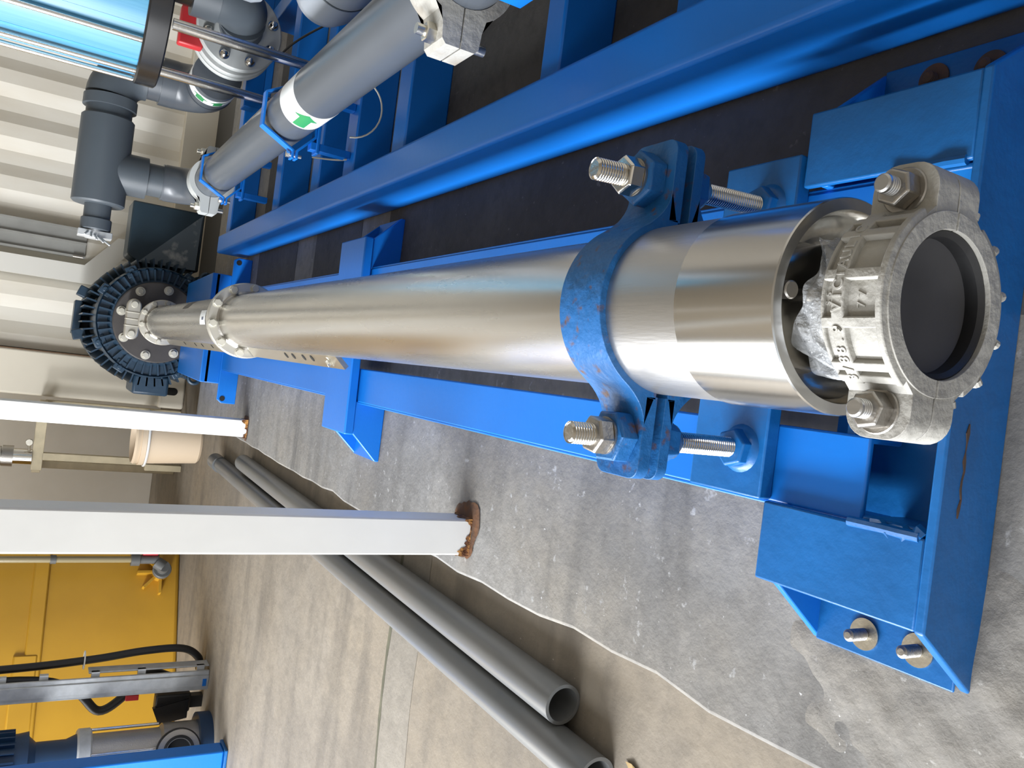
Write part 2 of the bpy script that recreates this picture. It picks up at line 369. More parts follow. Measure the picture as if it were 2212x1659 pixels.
# ------------------------------------------------------------------ blue pump frame
fr = thing('pump_base_frame', 'blue welded steel base frame with rails and splayed feet under the stainless pump', 'frame', (.07, 1.5, PL))
CXF = .070
def rail(x0, x1, nm):
    mb = MB(); zt = .163
    mb.prism(xz([(x0, zt), (x1, zt), (x1, zt - .045), (x1 - .006, zt - .045), (x1 - .006, zt - .006), (x0 + .006, zt - .006), (x0 + .006, zt - .045), (x0, zt - .045)], .442), (0, 2.82, 0))
    o = mb.build(nm, 'blue', fr, bevel=.0022)
    mb = MB(); mb.box(x0 - .0035 if x0 < 0 else x1 - .001, x0 + .001 if x0 < 0 else x1 + .0035, .442, 3.25, zt - .012, zt - .001); mb.build('weld_lip', 'blue', o, bevel=.0015)
rail(-.079, -.005, 'rail'); rail(.146, .2195, 'rail')
# clamp bar with lug plates
MB().box(-.078, .2545, .541, .637, .163, .1805).build('clamp_bar', 'blue_shaded', fr, bevel=.002)
for x, yy in ((-.033, .572), (.2065, .577)):
    o = MB().hexa((x, yy, .1805), (0, 0, 1), .034, .016, rot=.3).build('base_nut', 'blue_shaded', fr, bevel=.001)
    MB().lathe((x, yy, .1805), (0, 0, 1), [(0, .024), (.004, .021), (.006, .018)], 24).build('weld_ring', 'blue_shaded', o)
# near end foot
zt, zb = .1775, PL
fo = MB()
for sx in (-1, 1):
    xi, xo = (-.0785, -.152) if sx < 0 else (.2215, .2935)
    MB().box(min(xi, xo), max(xi, xo), .3745, .538, zt - .008, zt - .0006).build('foot_top_plate', 'blue_shaded', fr, bevel=.002)
    tip = -.207 if sx < 0 else .349
    # far gusset
    MB().prism(xz([(xi, zt - .007), (xo, zt - .007), (tip, zb + .003), (xi, zb + .003)], .515), (0, .008, 0)).build('gusset', 'blue', fr, bevel=.0015)
    bp = MB().box(min(xi, tip), max(xi, tip), .378, .516, zb, zb + .009).build('base_plate', 'blue_shaded', fr, bevel=.0015)
    for (bx, by) in (((-.186 if sx < 0 else .328), .464), ((-.183 if sx < 0 else .325), .412)):
        MB().lathe((bx, by, zb + .009), (0, 0, 1), [(0, .0035), (0, .0145), (.002, .0145), (.002, .0035)], 32, False).build('washer', 'zinc' if sx < 0 else 'rust_dark', bp)
        MB().rod((bx, by, zb + .009), (bx, by, zb + (.034 if sx < 0 else .022)), .0055, .002).build('anchor_bolt', 'steel_dark' if sx < 0 else 'rust_dark', bp)
MB().prism(xz([(-.152, zt), (.2935, zt), (.349, zb), (-.2085, zb)], .366), (0, .009, 0)).build('end_plate', 'blue_shaded', fr, bevel=.002)
MB().box(-.0785, .2215, .375, .52, zb, zb + .010).build('base_plate', 'blue_shaded', fr)
for x in (-.0785, .2175): MB().box(x, x + .006, .375, .44, zb + .01, zt - .012).build('side_web', 'blue_shaded', fr, bevel=.002)
MB().box(-.006, .147, .462, .47, zb + .01, .158).build('inner_web', 'blue_shaded', fr)
for x in (-.0785, .2215):
    MB().tube([(x, .38 + .016 * i, zt - .002 + .0012 * math.sin(i * 2.1)) for i in range(5)], .0045, 8).build('weld_seam', 'blue_shaded', fr)
MB().tube([(-.0785 + .0035 * math.sin(i * 1.7), .378 + i * .005, zt - .006) for i in range(10)], [.006 + .0015 * math.sin(i * 2.3) for i in range(10)], 8).build('weld_seam', 'blue_shaded', fr)
# drip of paint rust along the end plate
MB().prism([(-.060 + .0075 * i, .3652, .1535 + .0015 * math.sin(i * 2.3)) for i in range(11)] + [(.015 - .0075 * i, .3652, .1515 - .0012 * math.sin(i * 1.7)) for i in range(11)], (0, .001, 0)).build('rust_streak', 'rust_dark', fr)
# middle cross-member
zc = .187
MB().prism([(-.152, 1.708, zc), (.288, 1.728, zc), (.288, 1.893, zc), (-.1525, 1.872, zc)], (0, 0, -.021)).build('cross_member', 'blue', fr, bevel=.003)
for sx in (-1, 1):
    xi, xo, tip = (-.078, -.150, -.2085) if sx < 0 else (.2185, .286, .344)
    yy = 1.7085 if sx < 0 else 1.7285
    MB().prism(xz([(xi, zc - .021), (xo, zc - .021), (tip, PL + .010), (tip, PL), (xi, PL)], yy + .004), (0, .008, 0)).build('leg_plate', 'blue', fr, bevel=.002)
    MB().prism(xz([(xi, zc - .021), (xo, zc - .021), (tip, PL + .006), (tip, PL), (xi, PL)], yy + .145), (0, .008, 0)).build('leg_plate', 'blue', fr, bevel=.002)
    b = MB().box(min(xi, tip), max(xi, tip), yy + .012, yy + .147, PL, PL + .008).build('base_plate', 'blue', fr)
    MB().lathe((xo * .4 + tip * .6, yy + .05, PL + .008), (0, 0, 1), [(0, .0), (.0008, .008), (.0006, .0)], 16, False).build('bolt_hole', 'hole', b)
# far end ears and motor bed
ep = MB(); ep.prism([(-.208, 3.253, PL), (.289, 3.253, PL), (.351, 3.253, PL + .008), (.351, 3.253, .150), (.340, 3.253, .163), (-.135, 3.253, .163), (-.15, 3.253, .15), (-.208, 3.253, .14)], (0, .012, 0))
ep = MB()
ep.prism(xz([(-.208, PL), (.355, PL), (.355, .150), (.345, .166), (-.195, .166), (-.208, .150)], 3.253), (0, .012, 0))
e = ep.build('lug_plate', 'blue', fr, bevel=.002)
for x in (.337, -.19):
    MB().cyl((x, 3.2515, .147), (x, 3.2532, .147), .010, 20).build('lug_hole', 'hole', e)
MB().prism([(-.135, 3.265, .235), (.285, 3.265, .235), (.285, 4.08, .20), (-.135, 4.08, .20)], (0, 0, -.03)).build('motor_bed', 'blue', fr, bevel=.003)
MB().box(-.135, .285, 3.265, 3.285, PL, .22).build('bed_end_plate', 'blue', fr, bevel=.003)
for x in (-.135, .273): MB().box(x, x + .012, 3.285, 4.04, PL, .19).build('bed_web', 'blue', fr)

# ------------------------------------------------------------------ pipe clamp with threaded rods
cl = thing('pipe_clamp', 'rust flecked blue two-part clamp with threaded rods round the stainless tube', 'clamp', (AX, .575, PL))
def ring_half(ri, ro, y0, y1, sign, a_lo, a_hi, n=48):
    """half ring about the pump axis, quads all round"""
    vs = []
    for i in range(n + 1):
        a = math.radians(a_lo + (a_hi - a_lo) * i / n); c, s_ = math.cos(a), math.sin(a) * sign
        vs += [(AX + ri * c, y0, AZ + ri * s_), (AX + ro * c, y0, AZ + ro * s_), (AX + ro * c, y1, AZ + ro * s_), (AX + ri * c, y1, AZ + ri * s_)]
    fs = [(i * 4 + k, (i + 1) * 4 + k, (i + 1) * 4 + (k + 1) % 4, i * 4 + (k + 1) % 4) for i in range(n) for k in range(4)] + [(0, 1, 2, 3), (n * 4, n * 4 + 1, n * 4 + 2, n * 4 + 3)]
    return MB().add(vs, fs)
def pad(sx, sign, xi, xo, y0, y1, z0, z1, rc, taper=0.):
    """bolt pad seen from above: rectangle with two rounded outer corners"""
    pts = [(xi, y0), (xo - rc, y0)] + [(xo - rc + rc * math.sin(t), y0 + rc - rc * math.cos(t)) for t in [PI / 2 * i / 6 for i in range(1, 7)]]
    pts += [(xo - rc + rc * math.cos(t), y1 - rc + rc * math.sin(t)) for t in [PI / 2 * i / 6 for i in range(0, 7)]] + [(xi, y1)]
    return MB().prism([(AX + sx * x, y, AZ + sign * z0) for x, y in pts], (0, 0, sign * (z1 - z0)))
def fillet(sx, sign, x_f, z_f, ro, a_t, y0, y1, n=8):
    """curved web from the pad top up to the ring"""
    a = math.radians(a_t); p0 = (x_f, z_f); p2 = (ro * math.cos(a), ro * math.sin(a))
    k = (p2[1] - z_f) / max(1e-6, math.cos(a)); c = (p2[0] + math.sin(a) * k, z_f)
    vs = []
    for i in range(n + 1):
        t = i / n; q = [(1 - t) ** 2 * p0[j] + 2 * t * (1 - t) * c[j] + t * t * p2[j] for j in (0, 1)]
        b = (ro * .985 * math.cos(a * (.15 + .85 * t)), z_f * .5 + (ro * .985 * math.sin(a) - z_f * .5) * t)
        for yy in (y0, y1): vs += [(AX + sx * q[0], yy, AZ + sign * q[1]), (AX + sx * b[0], yy, AZ + sign * b[1])]
    fs = []
    for i in range(n):
        o = i * 4; e = o + 4
        fs += [(o, e, e + 2, o + 2), (o, o + 1, e + 1, e), (o + 2, e + 2, e + 3, o + 3), (o + 1, o + 3, e + 3, e + 1)]
    fs += [(0, 2, 3, 1), (n * 4, n * 4 + 1, n * 4 + 3, n * 4 + 2)]
    return MB().add(vs, fs)
def half(sign, nm):
    m_ = ring_half(.0722, .0795, .545, .605, sign, 5, 175)
    for sx in (-1, 1):
        p = pad(sx, sign, .0765, .150, .545, .605, .0045, .0175 if sign > 0 else .0155, .012); m_.add(p.v, p.f)
        w = fillet(sx, sign, .104, .0170 if sign > 0 else .0150, .0795, 33, .545, .605); m_.add(w.v, w.f)
    return m_.build(nm, 'blue_rust', cl, bevel=.0022)
half(1, 'upper_half'); half(-1, 'lower_half')
for (xt, xb, yy, zt_) in ((-.0335, -.033, .573, .3865), (.1945, .2065, .577, .392)):
    top = V((xt, yy, zt_)); bot = V((xb, yy - .0, .184)); d = (top - bot).normalized()
    at = lambda z: bot + d * ((z - bot.z) / d.z)
    s = 1 if xt > AX else -1
    MB().rod(bot, top, .0098, .0027, .0011, 24, .002).build('threaded_rod', 'steel_polish', cl)
    b = MB().hexa(at(AZ + .0172), d, .043, .0175, ch=.1, rot=.25 + s * .2).build('boss_nut', 'blue_rust', cl, bevel=.001)
    w = MB().lathe(at(AZ + .0347), d, [(0, .0098), (0, .0168), (.0022, .0168), (.0022, .0098)], 32, False).build('spring_washer', 'steel_dark', cl)
    o = MB().hexa(at(AZ + .0369), d, .030, .0145, ch=.14, rot=.1 + s * .25).build('locking_nut', 'steel_dark' if s < 0 else 'steel_polish', cl, bevel=.0008)
    MB().hexa(at(AZ - .0172), -d, .040, .020, ch=.6, rot=.5).build('under_nut', 'blue_rust', cl, bevel=.001)
    MB().lathe(at(AZ - .037), -d, [(0, .0098), (0, .0175), (.004, .0165), (.004, .0098)], 28, False).build('lower_washer', 'steel_dark', cl)

# ------------------------------------------------------------------ grooved coupling on the pump outlet
Y0, Y1 = .296, .343
cp = thing('grooved_pipe_coupling', 'grey cast metal bolted coupling on the open outlet at the near end of the pump', 'coupling', (AX, .32, .25))
def housing(sign, nm):
    m_ = ring_half(.0462, .0575, Y0, Y1, sign, 1, 179)
    for sx in (-1, 1):
        p = pad(sx, sign, .050, .0865, Y0 + .001, Y1 - .001, .0006, .0215, .0165); m_.add(p.v, p.f)
        w = fillet(sx, sign, .0575, .0214, .0575, 40, Y0 + .0012, Y1 - .0012); m_.add(w.v, w.f)
    h = m_.build(nm, 'cast', cp, bevel=.0018, seg=3)
    # raised rims, lettering band and cross ribs on the ring
    def band(y0, y1, r, a_lo, a_hi, n=28):
        mb = MB(); vs = []; 
        for i in range(n + 1):
            a = math.radians(a_lo + (a_hi - a_lo) * i / n)
            for (yy, rr) in ((y0, .054), (y0 + .0012, r), (y1 - .0012, r), (y1, .054)):
                vs.append((AX + rr * math.cos(a), yy, AZ + sign * rr * math.sin(a)))
        fs = [(i * 4 + k, (i + 1) * 4 + k, (i + 1) * 4 + k + 1, i * 4 + k + 1) for i in range(n) for k in range(3)]
        fs += [(0, 1, 2, 3), (n * 4, n * 4 + 1, n * 4 + 2, n * 4 + 3)]
        return mb.add(vs, fs)
    mb = MB()
    mb.v += []; 
    for b in (band(Y0 + .0005, Y0 + .0070, .0622, 30, 150), band(.3225, .3335, .0618, 30, 150), band(Y1 - .005, Y1 - .0005, .0600, 30, 150)):
        mb.add(b.v, b.f)
    for c in (38, 52, 80, 108, 136, 146) if sign > 0 else (40, 62, 84, 106, 128, 142):
        b = band(Y0 + .002, Y1 - .002, .0617, c - 3.2, c + 3.2, 4); mb.add(b.v, b.f)
    mb.build('rib', 'cast', h, bevel=.0008)
    return h
hu = housing(1, 'upper_housing'); hl = housing(-1, 'lower_housing')
for a in range(200, 341, 28):
    t = math.radians(a)
    MB().cyl((AX + .0615 * math.cos(t), Y0 + .004, AZ + .0615 * math.sin(t)), (AX + .0655 * math.cos(t), Y0 + .004, AZ + .0655 * math.sin(t)), .0035, 10).build('casting_nub', 'cast', hl)
MB().lathe(ax(0), DY, [(Y0 + .0035, .0466), (Y0 + .0030, .0452), (Y0 + .006, .0424), (Y0 + .013, .0420), (Y0 + .020, .0440), (.338, .0442), (.338, .0466)], 72, False).build('gasket', 'rubber', cp)
MB().lathe(ax(0), DY, [(Y0 + .020, 0), (Y0 + .0185, .020), (Y0 + .017, .034), (Y0 + .0145, .0425), (Y0 + .024, .0425)], 64, False).build('end_plug', 'rubber_grey', cp, label='dusty dark grey plug inside the bore')
for s in (-1, 1):
    x = AX + s * .0690; yy = .3195; z0 = AZ + .0215
    MB().lathe((x, yy, z0 - .0004), (0, 0, 1), [(0, .0145), (.001, .0150), (.0018, .0142), (.0012, .0080)], 36, False).build('bolt_seat', 'steel_dark', cp)
    MB().hexa((x, yy, z0 + .0008), (0, 0, 1), .0215, .0125, ch=.12, rot=.2 + .5 * (s > 0)).build('track_nut', 'steel_dark', cp, bevel=.0008)
    MB().rod((x, yy, z0), (x, yy, z0 + .0235), .0062, .002, .0005, 24, .001).build('stud', 'steel_matte', cp)
    MB().lathe((x, yy, AZ - .0215), (0, 0, -1), [(0, .0125), (.006, .012), (.009, .006), (.0095, 0)], 24, False).build('bolt_head', 'steel_dark', cp)
# raised lettering along the middle band
def letters(text, r, yy, a_c, size, step, name, mtl, parent, sign=1, extr=.0007):
    dg = None; mb = MB()
    a = a_c + step * (len(text) - 1) / 2
    for ch in text:
        if ch != ' ':
            cu = bpy.data.curves.new('glyph', 'FONT'); cu.body = ch; cu.size = size; cu.extrude = extr; cu.align_x = 'CENTER'; cu.align_y = 'CENTER'; cu.offset = .0001
            ob = bpy.data.objects.new('glyph', cu); C.objects.link(ob); bpy.context.view_layer.update()
            dg = bpy.context.evaluated_depsgraph_get(); me = bpy.data.meshes.new_from_object(ob.evaluated_get(dg))
            t = math.radians(a); n = V((math.cos(t), 0, math.sin(t))); tx = V((math.sin(t), 0, -math.cos(t))); ty = V((0, 1, 0))
            base = V((AX, yy, AZ)) + n * r
            mb.add([base + tx * v.co.x + ty * v.co.y + n * v.co.z for v in me.vertices], [tuple(p.vertices) for p in me.polygons])
            bpy.data.objects.remove(ob); bpy.data.curves.remove(cu); bpy.data.meshes.remove(me)
        a -= step
    return mb.build(name, mtl, parent, smooth=0)
letters('3/88.9 VICTAULIC', .0619, .328, 96, .0098, 6.3, 'lettering', M['cast'], hu)
letters('77', .0574, .3135, 95, .0078, 6.5, 'lettering', M['cast'], hu)
letters('S5', .0574, .3368, 94, .0055, 5.5, 'lettering', M['cast'], hu)

# crumpled film round the neck
rng = random.Random(11)
ph = [rng.uniform(0, 6.28) for _ in range(8)]
def film(u, v):
    a = math.radians(-25 + 245 * u)
    w1 = math.sin(6.3 * u * PI + ph[0] + 1.5 * v) * math.sin(2.7 * u * PI + ph[4]); w2 = math.sin(17 * u * PI + ph[1] + 6 * v) * math.sin(5 * u * PI + ph[5] + 3 * v)
    r = .0475 + .004 * v + (.003 * w1 + .0022 * w2) * (.4 + v) + .0012 * math.sin(41 * u + 19 * v + ph[6])
    y = .3445 + .026 * v * (.8 + .35 * math.sin(4.1 * u * PI + ph[2])) + .0016 * math.sin(37 * u + ph[3] + 8 * v)
    return (AX + r * math.cos(a), y, AZ + r * math.sin(a))
fm = MB().grid(film, 200, 18)
tag(fm.build('plastic_film', 'film', smooth=60), 'crumpled clear plastic film wrapped round the neck behind the coupling', 'plastic film')

# ------------------------------------------------------------------ motor
mo = thing('electric_motor', 'large dark blue finned electric motor at the far end of the pump', 'motor', (AX, 4.4, .02))
MZ = AZ
mx = lambda y: (AX, y, MZ)
face = MB().lathe(mx(0), DY, [(4.09, .04), (4.09, .182), (4.094, .187), (4.12, .187)], 72, False).build('end_shield', 'motor_face', mo)
b0 = None
for k in range(8):
    a = math.radians(78 + 45 * k)
    p = V((AX + .158 * math.cos(a), 4.09, MZ + .158 * math.sin(a)))
    if b0 is None:
        mb = MB(); mb.cyl((0, 0, 0), (0, -.004, 0), .021, 24); mb.hexa((0, -.004, 0), (0, -1, 0), .024, .012); b0 = mb.build('shield_bolt', 'bolt_pale', face); b = b0
    else:
        b = b0.copy(); C.objects.link(b); b.parent = face
    b.location = p
rg = MB().lathe(mx(0), DY, [(4.115, .18), (4.115, .195), (4.135, .205), (4.135, .245), (4.12, .253), (4.16, .260), (4.2, .260), (4.2, .18)], 80, False)
rg.build('front_ring', 'motor', mo)
fn = MB()
for k in range(44):
    a = 2 * PI * k / 44
    if abs(math.sin(a)) > .995 and math.sin(a) < 0: continue
    u = V((math.cos(a), 0, math.sin(a))); t = V((-math.sin(a), 0, math.cos(a)))
    p = [V(mx(4.112)) + u * .190 + t * .004, V(mx(4.112)) + u * .247 + t * .004, V(mx(4.112)) + u * .247 - t * .004, V(mx(4.112)) + u * .190 - t * .004]
    fn.prism(p, (0, .04, 0))
fn.build('radial_fins', 'motor', mo)
bd = MB().lathe(mx(0), DY, [(4.2, .255), (4.70, .255), (4.70, .300), (4.90, .300), (4.93, .25), (4.93, 0)], 72, False)
bd.build('motor_body', 'motor', mo)
fn = MB()
for k in range(52):
    a = 2 * PI * k / 52
    u = V((math.cos(a), 0, math.sin(a))); t = V((-math.sin(a), 0, math.cos(a)))
    p = [V(mx(4.2)) + u * .25 + t * .0035, V(mx(4.2)) + u * .304 + t * .0035, V(mx(4.2)) + u * .304 - t * .0035, V(mx(4.2)) + u * .25 - t * .0035]
    fn.prism(p, (0, .5, 0))
fn.build('cooling_fins', 'motor', mo)
for a in (62, 118, 150, 30, 208, 332):
    t = math.radians(a); c = V((AX + .256 * math.cos(t), 4.13, MZ + .256 * math.sin(t))); u = V((math.cos(t), 0, math.sin(t))); w = V((-math.sin(t), 0, math.cos(t)))
    lg = MB(); lg.prism([c - u * .03 + w * .03, c + u * .022 + w * .024, c + u * .022 - w * .024, c - u * .03 - w * .03], (0, .07, 0))
    lg.cyl(c + V((0, -.006, 0)) + u * .002, c + V((0, .002, 0)) + u * .002, .013, 16)
    lg.build('flange_lug', 'motor', mo, bevel=.004)
for a in (70, 108):
    t = math.radians(a); c = V((AX + .312 * math.cos(t), 4.45, MZ + .312 * math.sin(t))); u = V((math.cos(t), 0, math.sin(t))); w = V((-math.sin(t), 0, math.cos(t)))
    MB().prism([c - u * .03 + w * .025, c + u * .03 + w * .025, c + u * .03 - w * .025, c - u * .03 - w * .025], (0, .1, 0)).build('cover_lug', 'motor', mo, bevel=.004)
MB().box(AX - .10, AX + .07, 4.62, 4.80, MZ + .290, MZ + .325).build('top_plate', 'motor', mo, bevel=.004)
for sx in (-1, 1):
    ft = MB(); x = AX + sx * .215
    ft.box(x - .06, x + .06, 4.2, 4.30, .002, .05); ft.box(x - .02, x + .02, 4.2, 4.55, .002, MZ - .1); ft.build('foot', 'motor', mo, bevel=.006)
    ey = MB(); c = V((AX + sx * .24, 4.13, .115)); ey.tube([c + V((.025 * math.cos(q), 0, .025 * math.sin(q))) for q in [2 * PI * i / 16 for i in range(17)]], .009, 8); ey.build('lifting_eye', 'motor', mo)
ft = MB(); ft.box(AX - .345, AX - .25, 4.20, 4.5, MZ - .10, MZ + .06); ft.build('side_box', 'motor', mo, bevel=.012)
# terminal box: chamfered corner, diagonal crease, scuffed lower cover
x0, x1, z0, z1, yf, yb = .365, .66, .125, .455, 4.34, 4.62
MB().prism([(x0, yf, z0), (x1, yf, z0), (x1, yf, z1), (x0 + .035, yf, z1), (x0, yf, z1 - .05)], (0, .22, 0)).build('terminal_box', 'tbox', mo, bevel=.008)
MB().add([(x0 + .004, yf - .002, z0 + .006), (x1 - .008, yf - .002, z0 + .006), (x0 + .004, yf - .002, z1 - .052), (x0 + .004, yf - .03, z0 + .02), (x1 - .03, yf - .004, z0 + .012)], [(0, 1, 4, 3), (3, 4, 1, 2), (0, 3, 2), (0, 2, 1)]).build('scuffed_cover', 'tbox_scuff', mo, smooth=0, label='scuffed triangular lower half of the box cover')
MB().box(x0 - .035, x0 + .01, 4.40, 4.52, .20, .40).build('box_neck', 'motor', mo, bevel=.006)

# ------------------------------------------------------------------ blue membrane skid frame
sk = thing('skid_frame', 'large blue welded skid frame with a long beam beside the pump', 'frame', (1.2, 1.5, PL))
bm_ = MB().box(.373, .443, -.6, 3.385, PL, .212).build('long_beam', 'blue', sk, bevel=.008, seg=3)
for (y, w) in ((.70, .05), (1.00, .05), (1.57, .07), (1.885, .075), (2.165, .07), (2.58, .075), (3.31, .075)):
    MB().box(.44, 2.6, y, y + w, PL, .187).build('cross_beam', 'blue', sk, bevel=.004)
MB().box(2.55, 2.62, -.6, 3.385, PL, .212).build('long_beam', 'blue', sk, bevel=.008)
MB().box(.86, 1.3, 3.0, 3.06, .187, .25).build('support_plate', 'blue', sk, bevel=.003)
MB().box(1.42, 1.48, 1.5, 1.56, .187, .62).build('upright', 'blue', sk, bevel=.003)
MB().box(1.14, 1.20, 2.66, 2.96, PL, .20).build('side_channel', 'blue', sk, bevel=.003)

def curved_arrow(c, r, ac, head, stem, wh, ws, parent):
    """printed arrow lying on a pipe that runs along y, pointing to -y"""
    mb = MB(); q = head - (head + stem) / 2
    def P(u, w):
        t = math.radians(ac + w); return (c[0] + r * math.cos(t), c[1] + u, c[2] + r * math.sin(t))
    mb.grid(lambda a, b: P(q - head * (1 - a), (2 * b - 1) * wh * max(a, .01)), 6, 12)
    mb.grid(lambda a, b: P(q - .003 + (stem + .003) * a, (2 * b - 1) * ws), 2, 8)
    return mb.build('flow_arrow', 'green', parent, smooth=0)

# ------------------------------------------------------------------ grey header pipe along the skid
HX, HZ = .558, .336
hp = thing('header_pipe', 'long grey plastic header pipe with a white arrow band over the blue skid', 'pipe', (HX, 2.0, .187))
MB().lathe((HX, 0, HZ), DY, [(1.055, .050), (1.055, .0555), (2.92, .0555), (2.92, .05)], 64, False).build('pipe_wall', 'pvc', hp)
ab = MB().lathe((HX, 0, HZ), DY, [(1.695, .0556), (1.695, .0562), (1.802, .0562), (1.802, .0556)], 64, False).build('arrow_band', 'sticker', hp, label='white band with green flow arrows')
for ac in (167, 250, 333):
    curved_arrow((HX, 1.748, HZ), .0567, ac, .034, .056, 27, 13.5, ab)
def strap(y, nm):
    b = thing('pipe_strap', nm, 'bracket', (HX, y, .187))
    for sg, name in ((1, 'upper_band'), (-1, 'lower_band')):
        pts = [(-.098, -.018 + .002 * sg), (-.077, -.018 + .002 * sg), (-.036, .0585 * sg), (.036, .0585 * sg), (.077, -.018 + .002 * sg), (.098, -.018 + .002 * sg)]
        pts = [(p[0], p[1] if abs(p[0]) > .05 else p[1] - (0 if sg > 0 else 0)) for p in pts]
        n = len(pts); vs = []
        for k, p in enumerate(pts):
            d = V((0, 0, sg)) if k in (0, 5) else V((p[0], 0, p[1] + .018 if abs(p[0]) > .05 else p[1])).normalized() if abs(p[0]) < .05 else V((math.copysign(.6, p[0]), 0, .8 * sg))
            for dy, q in ((-.014, 0), (.014, 0), (.014, .006), (-.014, .006)): vs.append(V((HX + p[0], y + dy, HZ + p[1])) + d * q)
        fs = [(i * 4 + k, (i + 1) * 4 + k, (i + 1) * 4 + (k + 1) % 4, i * 4 + (k + 1) % 4) for i in range(n - 1) for k in range(4)] + [(0, 1, 2, 3), ((n - 1) * 4, (n - 1) * 4 + 1, (n - 1) * 4 + 2, (n - 1) * 4 + 3)]
        MB().add(vs, fs).build(name, 'blue', b, bevel=.001)
    for s_ in (-1, 1):
        t = MB(); t.cyl((HX + s_ * .088, y, HZ - .036), (HX + s_ * .088, y, HZ - .002), .0045, 10); t.hexa((HX + s_ * .088, y, HZ - .008), (0, 0, 1), .014, .008); t.build('strap_bolt', 'zinc', b)
        MB().box(HX + s_ * .058 - .009, HX + s_ * .058 + .009, y - .014, y + .014, .1875, HZ - .052).build('strap_leg', 'blue', b, bevel=.001)
    MB().box(HX - .075, HX + .075, y - .018, y + .018, HZ - .072, HZ - .064).build('saddle', 'blue', b, bevel=.002)
strap(1.925, 'angled blue strap beside the arrow band on the grey header pipe')
strap(2.74, 'angled blue strap near the far coupling of the grey header pipe')
def coupling2(y, label, mtl, s=1.):
    c = thing('grooved_joint', label, 'coupling', (HX, y, HZ - .075))
    for sg in (1, -1):
        mb = MB(); ro = .073 * s
        out = [(-.112, .001), (-.112, .022), (-.105, .028), (-.082, .03)] + [(ro * math.cos(a), ro * math.sin(a)) for a in [math.radians(152) + (math.radians(28) - math.radians(152)) * i / 24 for i in range(25)]] + [(.082, .03), (.105, .028), (.112, .022), (.112, .001)]
        inn = [(.0562 * math.cos(PI * i / 24), max(.001, .0562 * math.sin(PI * i / 24))) for i in range(25)]
        poly = [(HX + p[0], HZ + sg * p[1]) for p in out + inn]; n = len(poly)
        bm = bmesh.new(); A = [bm.verts.new((p[0], y - .03, p[1])) for p in poly]; B = [bm.verts.new((p[0], y + .03, p[1])) for p in poly]
        for i in range(n): bm.faces.new([A[i], A[(i + 1) % n], B[(i + 1) % n], B[i]])
        for L in (A, B): bmesh.ops.triangulate(bm, faces=[bm.faces.new(L)])
        bm.verts.index_update(); mb.add([v.co.copy() for v in bm.verts], [tuple(v.index for v in f.verts) for f in bm.faces]); bm.free()
        mb.build('housing_half', mtl, c, bevel=.004)
    for sx in (-1, 1):
        MB().cyl((HX + sx * .092, y, HZ - .05), (HX + sx * .092, y, HZ + .055), .0075, 16).build('coupling_bolt', 'zinc', c)
        MB().hexa((HX + sx * .092, y, HZ + .029), (0, 0, 1), .024, .014).build('coupling_nut', 'zinc', c)
coupling2(1.045, 'rust stained white coupling on the near end of the grey header pipe', 'cast_stain')
coupling2(2.93, 'pale grey coupling at the far end of the grey header pipe under the riser', 'flange_pl')
p2 = thing('pipe_stub', 'short grey plastic pipe continuing past the rust stained white coupling', 'pipe', (HX, .9, .25))
MB().lathe((HX, 0, HZ), DY, [(-.55, .0555), (1.035, .0555)], 48).build('pipe_wall', 'pvc', p2)
MB().box(HX - .03, HX + .03, .715, .735, .1875, HZ - .053).build('pipe_support', 'blue', p2, bevel=.002)
MB().box(HX - .062, HX - .058, .88, .95, HZ - .05, HZ + .06).build('blue_tape', 'blue', p2, bevel=.001)

# PVC riser, tee, elbow
mf = thing('pipe_manifold', 'dark grey plastic riser and tee assembly with a taped end valve beside the cream container', 'pipe', (HX, 3.15, .19))
def elbow(mb, c, d0, d1, rb, r, n=10, seg=40):
    """bend leaving along d0 into d1, c = the corner where both axes meet"""
    d0, d1 = V(d0).normalized(), V(d1).normalized(); c = V(c); o = c - d0 * rb + d1 * rb
    pts = [o - d1 * rb * math.cos(t) + d0 * rb * math.sin(t) for t in [PI / 2 * i / n for i in range(n + 1)]]
    mb.tube(pts, r, seg)
RY = 3.14; TZ = .655
e = MB(); e.tube([(HX, 2.94, HZ), (HX, 3.02, HZ)], .0555, 40); elbow(e, (HX, RY, HZ), (0, 1, 0), (0, 0, 1), .12, .064); e.build('riser_elbow', 'pvc', mf)
MB().cyl((HX, RY, HZ + .1), (HX, RY, TZ), .056, 40).build('riser', 'pvc_dark', mf)
MB().cyl((HX, RY, .515), (HX, RY, TZ), .071, 40).build('tee_branch', 'pvc_dark', mf)
MB().cyl((HX, RY, HZ + .085), (HX, RY, HZ + .13), .0625, 40).build('riser_socket', 'pvc', mf)
MB().cyl((.435, RY, TZ), (.735, RY, TZ), .083, 48, ch=.006).build('tee', 'pvc_dark', mf)
MB().cyl((.725, RY, TZ), (.80, RY, TZ), .072, 40).build('pipe_run', 'pvc_dark', mf)
e = MB(); e.cyl((.765, RY, TZ), (.80, RY, TZ), .084, 40); elbow(e, (.905, RY, TZ), (1, 0, 0), (0, 0, -1), .10, .080); e.build('elbow', 'pvc_dark', mf)
MB().cyl((.905, RY, TZ - .09), (.905, RY, .47), .072, 40).build('down_pipe', 'pvc', mf)
e = MB(); e.cyl((.905, RY, .51), (.905, RY, .46), .082, 40); elbow(e, (.905, RY, .36), (0, 0, -1), (0, -1, 0), .10, .081); e.build('lower_elbow', 'pvc', mf)
MB().cyl((.905, RY - .10, .36), (.905, 2.90, .36), .078, 48).build('outlet_pipe', 'pvc', mf)
ab = MB().lathe((.905, 2.93, .36), DY, [(0, .0785), (0, .0795), (.06, .0795), (.06, .0785)], 48, False).build('arrow_band', 'sticker', mf, label='white band with green flow arrows')
